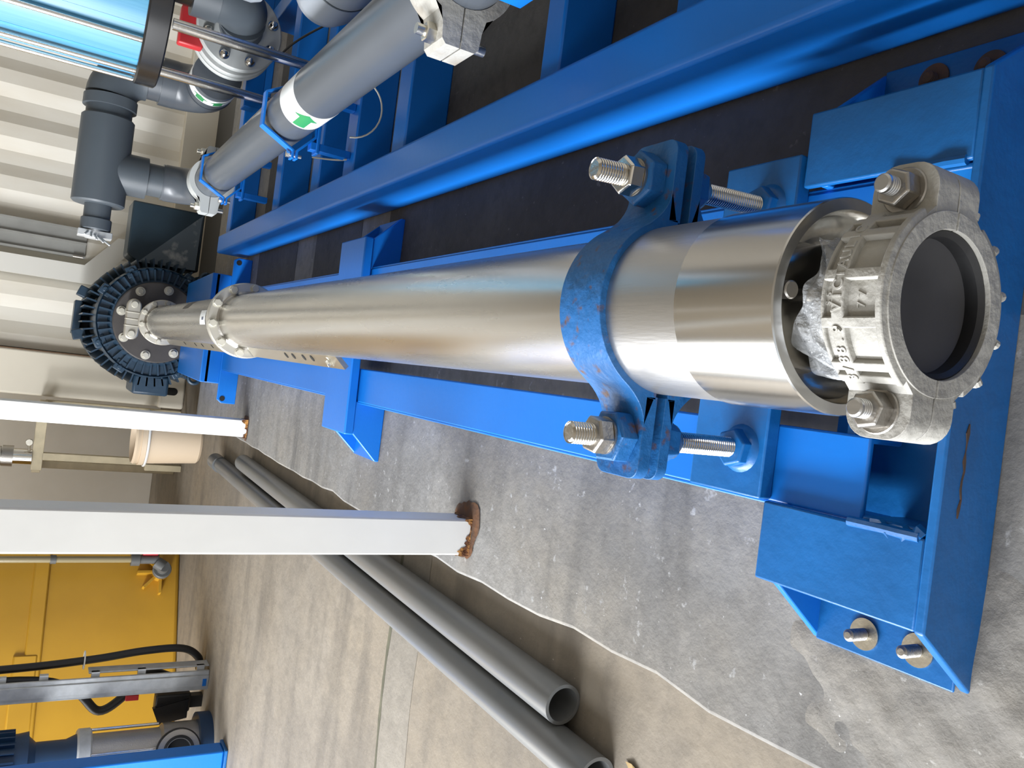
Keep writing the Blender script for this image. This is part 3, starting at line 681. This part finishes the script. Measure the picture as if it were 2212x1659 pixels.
for ac in (150, 195):
    curved_arrow((.905, 2.961, .36), .0802, ac, .017, .027, 21, 10.5, ab)
MB().cyl((.435, RY, TZ - .002), (.385, RY, TZ - .002), .042, 32).build('reducer', 'pvc_dark', mf)
MB().cyl((.388, RY, TZ - .002), (.348, RY, TZ - .002), .048, 32, ch=.003).build('union_nut', 'pvc_dark', mf)
ev = MB(); ev.cyl((.35, RY, TZ - .002), (.318, RY, TZ - .002), .030, 24); ev.box(.322, .345, RY - .03, RY + .03, TZ - .055, TZ + .05)
for k in range(5): ev.tube([(.322 + .004 * k, RY - .03, TZ + .01 * k - .02), (.30 + .006 * k, RY - .05, TZ - .05 + .02 * k)], .004, 6)
ev.build('end_valve', 'galv', mf, bevel=.003, label='valve wrapped in silvery tape')

# flanged valve behind the housing legs
fv = thing('flanged_valve', 'bolted pale grey flanges with red valve body and dark grey bend behind the filter legs', 'valve', (.98, 2.8, .187))
FXc, FZc = 1.02, .335
for (y0, th) in ((2.735, .024), (2.80, .024), (2.84, .02)):
    MB().lathe((FXc, 0, FZc), DY, [(y0, .06), (y0, .127), (y0 + .004, .131), (y0 + th - .004, .131), (y0 + th, .127), (y0 + th, .06)], 64, False).build('flange', 'flange_pl', fv)
for k in range(8):
    a = math.radians(22 + 45 * k); x, z = FXc + .104 * math.cos(a), FZc + .104 * math.sin(a)
    b = MB(); b.cyl((x, 2.735, z), (x, 2.725, z), .016, 20); b.lathe((x, 2.725, z), (0, -1, 0), [(0, .0125), (.010, .0125), (.016, .008), (.018, 0)], 20, False); b.cyl((x, 2.73, z), (x, 2.88, z), .008, 12)
    b.build('flange_bolt', 'steel_polish', fv)
MB().lathe((FXc, 0, FZc), DY, [(2.757, .09), (2.80, .09)], 40).build('valve_body', 'black', fv)
MB().box(FXc - .09, FXc + .03, 2.762, 2.798, FZc + .10, FZc + .175).build('valve_neck', 'red', fv, bevel=.006, label='red valve handle block')
MB().cyl((FXc, 2.735, FZc), (FXc, 2.715, FZc), .066, 48).build('bend_socket', 'pvc', fv)
BX = FXc + .035
e = MB(); e.cyl((FXc, 2.72, FZc), (FXc + .01, 2.69, FZc + .005), .058, 48, r1=.070); elbow(e, (BX, 2.615, FZc + .01), (-.0, -1, 0), (0, 0, 1), .09, .078, 12); e.cyl((BX, 2.615, FZc + .09), (BX, 2.615, FZc + .165), .083, 48); e.build('bend', 'pvc_dark', fv)
MB().cyl((BX, 2.615, FZc + .16), (BX, 2.615, .578), .06, 40).build('branch_pipe', 'gold', fv)

# filter housing
fh = thing('filter_housing', 'sky blue cylindrical filter housing with steel tie rods on tall legs at the photo edge', 'filter', (1.12, 2.85, .187))
FX, FY, FR = .925, 2.45, .212
fh.location = (FX, FY, .187); bpy.context.view_layer.update()
MB().lathe((FX, FY, 0), (0, 0, 1), [(.634, FR), (2.0, FR)], 72).build('sleeve', 'filter', fh)
MB().lathe((FX, FY, 0), (0, 0, 1), [(.580, 0), (.580, .231), (.584, .235), (.632, .235), (.637, .231), (.637, .15)], 72, False).build('base_ring', 'black_gloss', fh)
MB().lathe((FX, FY, 0), (0, 0, 1), [(1.98, .235), (2.04, .235), (2.08, .15), (2.10, 0)], 72).build('top_cover', 'black_gloss', fh)
for k in range(12):
    a = 2 * PI * (k + .35) / 12
    MB().cyl((FX + .2245 * math.cos(a), FY + .2245 * math.sin(a), .637), (FX + .2245 * math.cos(a), FY + .2245 * math.sin(a), 1.99), .0075, 16).build('tie_rod', 'steel_polish', fh)
for k in range(12):
    a = 2 * PI * (k + .6) / 12
    MB().prism([(FX + (FR + .0005) * math.cos(a + t), FY + (FR + .0005) * math.sin(a + t), .637) for t in (-.02, .02)] + [(FX + (FR - .004) * math.cos(a + t), FY + (FR - .004) * math.sin(a + t), .637) for t in (.02, -.02)], (0, 0, 1.34)).build('sleeve_stripe', 'filter_band', fh)
for (x, y) in ((.782, 2.205), (.783, 2.617), (1.12, 2.37)):
    l = MB().cyl((x, y, .2), (x, y, .581), .0145, 28).build('leg', 'steel_polish', fh)
    MB().cyl((x, y, .1875), (x, y, .20), .024, 24).build('leg_foot', 'black', l)

# horizontal grey vessels at the top edge
v1 = thing('capped_pipe', 'light grey capped pipe end lying behind the arrow banded header pipe', 'pipe', (.80, 1.6, .187))
MB().lathe((.815, 0, .315), DY, [(-.55, .075), (1.80, .075), (1.84, .066), (1.865, .045), (1.875, 0)], 56, False).build('pipe_wall', 'pvc_light', v1)
MB().lathe((.815, 0, .315), DY, [(1.70, .0752), (1.70, .0765), (1.705, .0765), (1.705, .0752)], 56, False).build('cap_seam', 'pvc_dark', v1)
MB().box(.76, .87, 1.575, 1.63, .1875, .243).build('cradle', 'blue', v1, bevel=.003)
v2 = thing('riser_pipe', 'pale grey upright pipe at the very photo edge above the capped pipe end', 'pipe', (.905, 1.98, .187))
MB().lathe((.905, 1.98, 0), (0, 0, 1), [(.40, 0), (.402, .05), (.42, .085), (.44, .093), (.52, .093), (.521, .088), (1.8, .088)], 56, False).build('pipe_wall', 'pvc_light', v2)
MB().cyl((.905, 1.98, .235), (.905, 1.98, .402), .04, 32).build('pipe_foot', 'pvc_dark', v2)
MB().box(.83, .98, 1.91, 1.96, .1875, .236).build('cradle', 'blue', v2, bevel=.003)

# wires
w1 = MB().tube([(.80 + .10 * t, 2.3 - .18 * t + .05 * math.sin(t * 3), .30 - .105 * t * t) for t in [i / 14 for i in range(15)]], .003, 6)
tag(w1.build('black_cable', 'black'), 'thin black cable drooping beside the grey header pipe', 'cable')
w2 = MB().tube([(.50 + .0 * t - .09 * math.sin(t * PI * .6), 2.02 - .33 * t, .205 + .02 * math.sin(t * PI)) for t in [i / 14 for i in range(15)]], .0022, 6)
w2 = MB().tube([(.545 - .06 * t, 2.20 - .30 * t, .20 - .014 * math.sin(t * PI)) for t in [i / 14 for i in range(15)]], .0022, 6)
tag(w2.build('loose_wire', 'wire_w'), 'pale loose wire curving over the blue cross beams between pipe and beam', 'wire')
w3 = MB().tube([(.51 + .05 * math.cos(t * PI), 1.56 + .06 * t, .285 - .05 * math.sin(t * PI)) for t in [i / 14 for i in range(15)]], .0018, 6)
tag(w3.build('loose_wire', 'wire_w'), 'short pale wire hanging below the grey header pipe', 'wire')

# ------------------------------------------------------------------ shipping container and wall fittings
ct = thing('shipping_container', 'cream corrugated shipping container behind the motor', 'container', (1.2, 5.1, 0))
cor = MB(); prof = []
x = -.13
while x < 2.5:
    prof += [(x, 5.16), (x + .072, 5.16), (x + .139, 5.196), (x + .211, 5.196)]; x += .278
vs = [(p[0], p[1], z) for p in prof for z in (.17, 2.45)]
cor.add(vs, [(2 * i, 2 * i + 2, 2 * i + 3, 2 * i + 1) for i in range(len(prof) - 1)])
cor.build('corrugated_panel', 'cream', ct, smooth=0)
MB().box(-.15, 2.7, 5.205, 5.25, .1, 2.5).build('inner_skin', 'cream2', ct)
cpst = MB().box(-.378, -.135, 5.09, 5.30, .13, 2.45).build('corner_post', 'cream2', ct, bevel=.012)
cst = MB().box(-.385, -.135, 5.08, 5.25, 0, .14).build('corner_casting', 'cream2', ct, bevel=.012)
sl = MB(); pts = arc((-.27, .068), .02, PI / 2, 3 * PI / 2, 10); pts = [(-.27 + p[0] * 0 + .0, p[1]) for p in []]
s_ = [( -.285 + .022 * math.cos(a), .062 + .022 * math.sin(a)) for a in [PI + PI * i / 10 for i in range(11)]] + [(-.285 + .022 * math.cos(a), .09 + .022 * math.sin(a)) for a in [PI * i / 10 for i in range(11)]]
sl.prism(xz(s_, 5.078), (0, .004, 0)); sl.build('casting_slot', 'hole', cst)
MB().box(-.135, 2.7, 5.10, 5.22, .0, .18).build('bottom_rail', 'cream2', ct, bevel=.004)
MB().box(-.378, -.36, 5.30, 6.0, .1, 2.45).build('side_panel', 'cream2', ct)
MB().box(-.1365, -.133, 5.088, 5.20, .16, 2.45).build('post_seam', 'rustline', ct)
wt = thing('wall_tray', 'grey metal strip fixed upright to the cream container wall', 'tray', (.5, 5.12, .6))
wb = MB(); wb.box(.40, .56, 5.135, 5.158, .60, 2.3); wb.build('tray_back', 'tray_grey', wt, bevel=.002)
for xx in (.40, .475, .55): MB().box(xx, xx + .012, 5.115, 5.137, .60, 2.3).build('tray_lip', 'tray_grey', wt)
MB().cyl((.405, 5.11, .66), (.405, 5.11, .61), .009, 12).build('tray_clip', 'steel_dark', wt)
cd = thing('cable_conduit', 'white boxed cable conduit bending down the container wall to the motor', 'conduit', (.36, 5.1, .4))
path = [(.315, 2.3), (.315, .575), (.495, .425), (.50, .19)]; W_ = .05
L_, R_ = [], []
for i, p in enumerate(path):
    d0 = V((path[i][0] - path[i - 1][0], path[i][1] - path[i - 1][1])).normalized() if i else None
    d1 = V((path[i + 1][0] - p[0], path[i + 1][1] - p[1])).normalized() if i < 3 else None
    d0 = d0 or d1; d1 = d1 or d0
    n0 = V((-d0.y, d0.x)); m = (n0 + V((-d1.y, d1.x))).normalized(); k = W_ / max(.3, m.dot(n0))
    L_.append((p[0] + m.x * k, p[1] + m.y * k)); R_.append((p[0] - m.x * k, p[1] - m.y * k))
dm = MB()
for i in range(3):
    q = [L_[i], R_[i], R_[i + 1], L_[i + 1]]
    dm.prism([(x, 5.108, z) for x, z in q], (0, .05, 0))
dm.build('duct', 'conduit', cd, smooth=0)

# ------------------------------------------------------------------ white posts
def post(x0, y0, label, big):
    w = .062
    p = thing('steel_post', label, 'post', (x0 + w / 2, y0 + w / 2, PL), 'white square posts along the plinth edge')
    MB().box(x0, x0 + w, y0, y0 + w, PL, 3.5).build('post_shaft', 'white_paint', p, bevel=.003)
    r = MB(); rg = random.Random(int(y0 * 100)); q = 24; n = 4 * q; e = .0012
    per = [(x0 - e + (w + 2 * e) * i / q, y0 - e) for i in range(q)] + [(x0 + w + e, y0 - e + (w + 2 * e) * i / q) for i in range(q)] + [(x0 + w + e - (w + 2 * e) * i / q, y0 + w + e) for i in range(q)] + [(x0 - e, y0 + w + e - (w + 2 * e) * i / q) for i in range(q)]
    hh = [.011 + .007 * math.sin(i * .21 + y0) + .004 * math.sin(i * .63) + rg.uniform(-.003, .004) for i in range(n)]
    vs = [(x, y, PL) for x, y in per] + [(x, y, PL + max(.004, hh[i])) for i, (x, y) in enumerate(per)]
    r.add(vs, [(i, (i + 1) % n, n + (i + 1) % n, n + i) for i in range(n)])
    r.build('rusted_foot', 'rust', p, smooth=0, label='flaking orange brown rust at the foot')
    s = MB(); c = (x0 + w / 2, y0 + w / 2)
    m = 40; ring = []
    for i in range(m):
        a = 2 * PI * i / m; k = 1 / max(abs(math.cos(a)), abs(math.sin(a)))
        rr = (w / 2) * min(k, 1.25) + .006 + .008 * rg.random() + (.022 * max(0, math.cos(a + .55)) if big else .002)
        ring.append((c[0] + rr * math.cos(a), c[1] + rr * math.sin(a), PL + .0016))
    s.add(ring, [tuple(range(m))]); s.build('rust_stain', 'rust_edge', p, smooth=0)
post(-.3045, 1.243, 'nearer white square steel post with wide rust stain at its foot', True)
post(-.306, 2.99, 'farther white square steel post in front of the steel stand', False)

# ------------------------------------------------------------------ grey pipes lying on the floor
def lying(p0, p1, label, r=.0315):
    p0, p1 = V(p0), V(p1)
    o = MB().pipe(p0, p1, r, r - .0055, 48)
    ob = o.build('loose_pipe', 'pvc_floor'); tag(ob, label, 'pipe', 'loose grey pipes on the floor'); return ob
lp = lying((-.478, 1.005, .0315), (-.436, 3.28, .0315), 'loose grey plastic pipe nearest the plinth with its open end showing')
lq = lying((-.5445, .905, .0315), (-.506, 3.70, .0315), 'longer loose grey plastic pipe farther from the plinth with a socket end')
sk_ = MB().pipe((-.5062, 3.68, .0346), (-.5045, 3.80, .0346), .0345, .027, 40).build('socket_end', 'pvc_floor', lq)

# ------------------------------------------------------------------ yellow tank
yt = thing('yellow_tank', 'large yellow plastic storage tank on the floor behind the nearer white post', 'tank', (-1.4, 4.8, 0))
d = V((-.861, -.508, 0)); n = V((.508, -.861, 0)); A = V((-1.0, 4.635, 0))
def TP(u, w, z): return A + d * u - n * w + V((0, 0, z))
pl_ = []
for (cu, cw, a0) in ((.06, .06, PI), (1.64, .06, 1.5 * PI), (1.64, .94, 0), (.06, .94, .5 * PI)):
    for i in range(7):
        a = a0 + PI / 2 * i / 6; pl_.append((cu + .06 * math.cos(a), cw + .06 * math.sin(a)))
bdy = MB(); bdy.prism([TP(u, w, 0) for u, w in pl_], (0, 0, 1.5)); bdy.build('tank_body', 'yellow', yt, bevel=.02, seg=3)
MB().prism([TP(.1, -.012, .60), TP(1.6, -.012, .60), TP(1.6, .02, .60), TP(.1, .02, .60)], (0, 0, .07)).build('moulded_rib', 'yellow', yt, bevel=.008)
MB().prism([TP(.62, -.016, .615), TP(1.0, -.016, .615), TP(1.0, .02, .615), TP(.62, .02, .615)], (0, 0, .10)).build('raised_panel', 'yellow', yt, bevel=.008)
for k in range(5):
    a = PI * k / 4 + PI * .0
    c = TP(.24, 0, .10)
    o = c + d * (.11 * math.cos(a)) + V((0, 0, .11 * math.sin(a) * (1 if a < 3.2 else 1)))
    t = (o - c).normalized(); s_ = n.cross(t).normalized() * .006
    MB().prism([c + s_ + n * .045, c - s_ + n * .045, c - s_ - n * .002, c + s_ - n * .002], o - c).build('gusset_rib', 'yellow', yt)
MB().cyl(TP(.24, 0, .10), TP(.24, -.06, .10), .04, 28).build('outlet_boss', 'yellow', yt)
dv = thing('drain_valve', 'grey drain valve with red handle on the yellow tank outlet', 'valve', tuple(TP(.24, -.06, .06)))
MB().cyl(TP(.24, -.061, .10), TP(.24, -.09, .10), .045, 28, ch=.004).build('valve_flange', 'dullgrey', dv)
e = MB(); e.cyl(TP(.24, -.09, .10), TP(.24, -.14, .10), .028, 24); e.cyl(TP(.24, -.125, .10), TP(.215, -.125, .135), .03, 20); e.cyl(TP(.2, -.125, .125), TP(.2, -.125, .25), .022, 20); e.cyl(TP(.2, -.125, .215), TP(.2, -.125, .255), .032, 20)
e.build('valve_body', 'dullgrey', dv)
MB().prism([TP(.165, -.16, .13), TP(.185, -.16, .13), TP(.185, -.10, .13), TP(.165, -.10, .13)], (0, 0, .075)).build('valve_handle', 'red', dv, bevel=.005)
MB().tube([TP(.2, -.125, .25), TP(.2, -.125, 1.3)], .016, 14).build('level_tube', 'hose', dv, label='amber upright level tube')
MB().cyl(TP(.2, -.125, .585), TP(.2, -.125, .61), .021, 14).build('tube_clip', 'dullgrey', dv)

# ------------------------------------------------------------------ cable tray with hoses
ctr = thing('cable_tray', 'upright galvanised cable tray in front of the yellow tank', 'tray', (-1.39, 3.56, 0))
f_ = MB(); f_.box(-1.443, -1.362, 3.54, 3.552, .0, 1.6); f_.box(-1.443, -1.437, 3.54, 3.59, 0, 1.6); f_.build('tray_web', 'galv', ctr, bevel=.002)
MB().box(-1.425, -1.38, 3.535, 3.541, 0, 1.6).build('tray_groove', 'galv', ctr, bevel=.002)
MB().box(-1.352, -1.345, 3.56, 3.62, .0, .46).build('rear_flange', 'galv', ctr, bevel=.002)
for z in (.02, .25, .42, .60, .74): MB().box(-1.40, -1.345, 3.555, 3.575, z, z + .03).build('tray_bracket', 'galv', ctr)
MB().box(-1.425, -1.395, 3.532, 3.536, .01, .025).build('blue_mark', 'blue', ctr)
def hose(pts, r, label):
    P_ = [V(p) for p in pts]; out = []
    for i in range(len(P_) - 1):
        p0, p1, p2, p3 = P_[max(i - 1, 0)], P_[i], P_[i + 1], P_[min(i + 2, len(P_) - 1)]
        for k in range(8):
            t = k / 8; out.append(.5 * ((2 * p1) + (p2 - p0) * t + (2 * p0 - 5 * p1 + 4 * p2 - p3) * t * t + (3 * p1 - p0 - 3 * p2 + p3) * t ** 3))
    out.append(P_[-1])
    return tag(MB().tube(out, r, 12).build('black_hose', 'black'), label, 'hose')
h1 = hose([(-1.36, 3.645, 1.4), (-1.345, 3.645, .75), (-1.325, 3.645, .45), (-1.30, 3.645, .25), (-1.30, 3.65, .10), (-1.345, 3.655, .03), (-1.40, 3.67, .018)], .016, 'ribbed black hose tied along the outside of the cable tray')
h2 = hose([(-1.40, 3.62, 1.4), (-1.385, 3.62, .7), (-1.44, 3.62, .50), (-1.53, 3.62, .40), (-1.47, 3.63, .30), (-1.40, 3.66, .22), (-1.44, 3.70, .12), (-1.44, 3.70, .03)], .018, 'looping black hose behind the cable tray')
tie = MB().tube([(-1.325 + .035 * math.cos(a), 3.645 + .03 * math.sin(a), .475) for a in [2 * PI * i / 14 for i in range(15)]], .003, 6)
tag(tie.build('cable_tie', 'sticker'), 'white cable tie round the black hose on the tray', 'cable tie')
tag(MB().box(-1.492, -1.470, 3.600, 3.613, .258, .308).build('red_tag', 'red', bevel=.002), 'small red tag hanging beside the cable tray', 'tag')

# ------------------------------------------------------------------ small vertical pump and its blue column
bc = thing('skid_column', 'blue steel column at the lower photo corner in front of the small pump', 'column', (-1.55, 3.1, 0))
MB().box(-1.66, -1.497, 3.08, 3.16, .012, 1.5).build('column_shaft', 'blue', bc, bevel=.006)
MB().box(-1.67, -1.492, 3.07, 3.17, 0, .012).build('column_base', 'blue_shaded', bc, bevel=.003)
vp = thing('vertical_pump', 'small upright stainless pump with dark blue motor behind the blue column', 'pump', (-1.62, 3.42, 0))
px_, py_ = -1.625, 3.42
MB().cyl((px_, py_, 0), (px_, py_, .05), .13, 40).build('pump_base', 'pump_blue', vp)
MB().lathe((px_, py_, 0), (0, 0, 1), [(.05, .10), (.18, .10), (.19, .085), (.44, .085)], 48).build('pump_barrel', 'steel_dark', vp)
MB().cyl((px_, py_, .435), (px_, py_, .485), .108, 40, ch=.006).build('head_ring', 'galv', vp)
MB().lathe((px_, py_, 0), (0, 0, 1), [(.485, .09), (.52, .075), (.62, .075), (.645, .10)], 40).build('lantern', 'pump_blue', vp)
mtr = MB().lathe((px_, py_, 0), (0, 0, 1), [(.645, .115), (.68, .11), (.95, .11), (.98, .09), (.98, 0)], 40, False)
for k in range(24):
    a = 2 * PI * k / 24; u = V((math.cos(a), math.sin(a), 0)); t = V((-math.sin(a), math.cos(a), 0)); c = V((px_, py_, .69))
    mtr.prism([c + u * .10 + t * .003, c + u * .128 + t * .003, c + u * .128 - t * .003, c + u * .10 - t * .003], (0, 0, .25))
mtr.build('pump_motor', 'pump_blue', vp)
pd = V((.35, -.937, 0)); c = V((px_, py_, .135)) + pd * .10
pf = MB().lathe(c, pd, [(0, .05), (.03, .05), (.03, .078), (.045, .078), (.045, .045)], 40, False).build('port_flange', 'steel_dark', vp)
MB().lathe(c, pd, [(.046, .058), (.047, .047), (.02, .045), (.02, 0)], 40, False).build('port_opening', 'hole', pf)
MB().lathe(c, pd, [(.028, .079), (.028, .084), (.038, .084), (.038, .079)], 40, False).build('port_gasket', 'black', pf)
for k in range(4):
    a = k * PI / 2 + .5
    MB().cyl((px_ + .098 * math.cos(a), py_ + .098 * math.sin(a), .19), (px_ + .098 * math.cos(a), py_ + .098 * math.sin(a), .44), .006, 12).build('tie_rod', 'steel_polish', vp)
bx = thing('junction_box', 'black plastic box with a bracket between the tank and the small pump', 'box', (-1.47, 3.55, 0))
MB().box(-1.56, -1.48, 3.60, 3.66, .05, .19).build('box_body', 'black', bx, bevel=.008)
MB().prism([(-1.50, 3.59, .06), (-1.58, 3.59, .06), (-1.60, 3.59, .17), (-1.53, 3.59, .20)], (0, .02, 0)).build('box_bracket', 'black_gloss', bx)
MB().box(-1.545, -1.495, 3.61, 3.65, 0, .05).build('box_stem', 'black', bx)

# ------------------------------------------------------------------ steel stand, bucket, valve
sd = thing('steel_stand', 'pale open square tube steel stand against the back board', 'stand', (-.58, 5.0, 0))
b = .018
def bar(x0, x1, y0, y1, z0, z1, nm='stand_bar'): return MB().box(x0, x1, y0, y1, z0, z1).build(nm, 'standsteel', sd, bevel=.002)
bar(-.755, -.40, 4.90, 4.945, .685, .735, 'top_bar'); bar(-.70, -.40, 4.90, 4.94, .19, .235, 'lower_bar')
bar(-.70, -.662, 4.90, 4.94, .235, .69, 'leg'); bar(-.775, -.735, 5.12, 5.16, 0, .70, 'leg'); bar(-.43, -.40, 4.90, 4.94, 0, .69, 'leg'); bar(-.43, -.40, 5.12, 5.16, 0, .70, 'leg')
bar(-.775, -.71, 4.945, 5.12, .69, .73, 'side_bar'); bar(-.725, -.69, 4.88, 4.92, 0, .19, 'leg')
bar(-.44, -.40, 4.94, 5.12, .69, .73, 'side_bar')
bu = thing('plastic_bucket', 'cream plastic bucket standing on the floor below the steel stand', 'bucket', (-.50, 4.42, 0))
MB().lathe((-.495, 4.44, 0), (0, 0, 1), [(0, .0), (0, .105), (.01, .113), (.25, .128), (.262, .128), (.262, .136), (.285, .136), (.285, .128), (.305, .132), (.315, .125), (.30, .118), (.28, .118), (.05, .10), (.05, 0)], 48, False).build('bucket_body', 'bucket', bu)
MB().tube([(-.495 + .139 * math.cos(a), 4.44 + .139 * math.sin(a), .255) for a in [PI + PI * i / 20 for i in range(21)]], .006, 8).build('bucket_handle', 'sticker', bu)
sv = thing('stand_valve', 'shiny metal pipe elbow with a small round gauge on top of the steel stand', 'valve', (-.69, 4.92, .735))
e = MB(); e.cyl((-.69, 4.92, .735), (-.69, 4.92, .84), .042, 28); e.build('valve_nipple', 'steel_polish', sv)
e = MB(); e.cyl((-.69, 4.92, .82), (-.69, 4.92, .87), .055, 28); elbow(e, (-.69, 4.92, .95), (0, 0, 1), (-1, 0, 0), .08, .05, 8, 28); e.build('valve_elbow', 'steel_dark', sv)
MB().cyl((-.655, 4.90, .75), (-.612, 4.90, .755), .006, 10).build('gauge_stem', 'zinc', sv)
MB().cyl((-.608, 4.89, .755), (-.608, 4.87, .755), .018, 24, ch=.002).build('gauge', 'zinc', sv)

# ------------------------------------------------------------------ grout and crumbs
rng = random.Random(5)
gm = MB()
def mound(u, v):
    x = -.326 + .262 * u; y = .17 + .44 * v
    q = .12 * math.sin(9 * u + 4 * v) + .08 * math.sin(21 * u - 13 * v)
    dx, dy = (x + .20) / .105, (y - .395) / .155
    return (x, y, PL - .0042 + .0112 * math.exp(-(dx * dx + dy * dy) * (1 + q)) + .0009 * math.sin(70 * x + 31 * y) * math.sin(53 * y - 20 * x) + .0007 * math.sin(140 * x) * math.sin(120 * y))
cr = MB().add([(-.335, .385, .002), (-.34, .41, .002), (-.355, .40, .003), (-.345, .395, .012)], [(0, 1, 2), (0, 1, 3), (1, 2, 3), (0, 2, 3)])
lf = MB()
lf.add([(-.515, .845, .0015), (-.508, .866, .004), (-.512, .882, .0015), (-.521, .87, .002), (-.523, .85, .004)], [(0, 1, 2, 3, 4)])
tag(lf.build('dry_leaf', 'leafbit', smooth=0), 'small dry leaf scrap on the floor by the plinth edge', 'leaf')
gg = MB().grid(mound, 70, 90); o = gg.build('grout_mound', 'grout'); o['kind'] = 'structure'

# ------------------------------------------------------------------ light: open shed lit by daylight from the open left and near sides, plus an added fill
w = bpy.data.worlds.new('daylight'); bpy.context.scene.world = w; w.use_nodes = True
bg = w.node_tree.nodes['Background']; bg.inputs[0].default_value = (.86, .93, 1.0, 1); bg.inputs[1].default_value = 1.15
def area(name, loc, target, sx, sy, power, col):
    l = bpy.data.lights.new(name, 'AREA'); l.shape = 'RECTANGLE'; l.size = sx; l.size_y = sy; l.energy = power; l.color = col
    o = bpy.data.objects.new(name, l); C.objects.link(o); o.location = loc
    dd = V(target) - V(loc); o.rotation_euler = dd.to_track_quat('-Z', 'Y').to_euler(); return o
area('door_daylight', (-3.0, .9, 1.15), (.3, 1.3, .35), 3.2, .5, 430, (.95, .97, 1.0))
area('high_fill', (-3.2, .5, 2.75), (.3, .9, .2), 3.4, .9, 80, (.95, .97, 1.0))  # added fill lamp to lift the beam side, no known window
area('far_door_daylight', (-3.2, 3.9, 1.8), (.3, 4.6, .8), 2.4, 2.4, 130, (1.0, .99, .96))
S = bpy.context.scene
S.view_settings.view_transform = 'Standard'; S.view_settings.look = 'None'; S.view_settings.gamma = 1; S.view_settings.use_curve_mapping = False
S.view_settings.exposure = -0.43
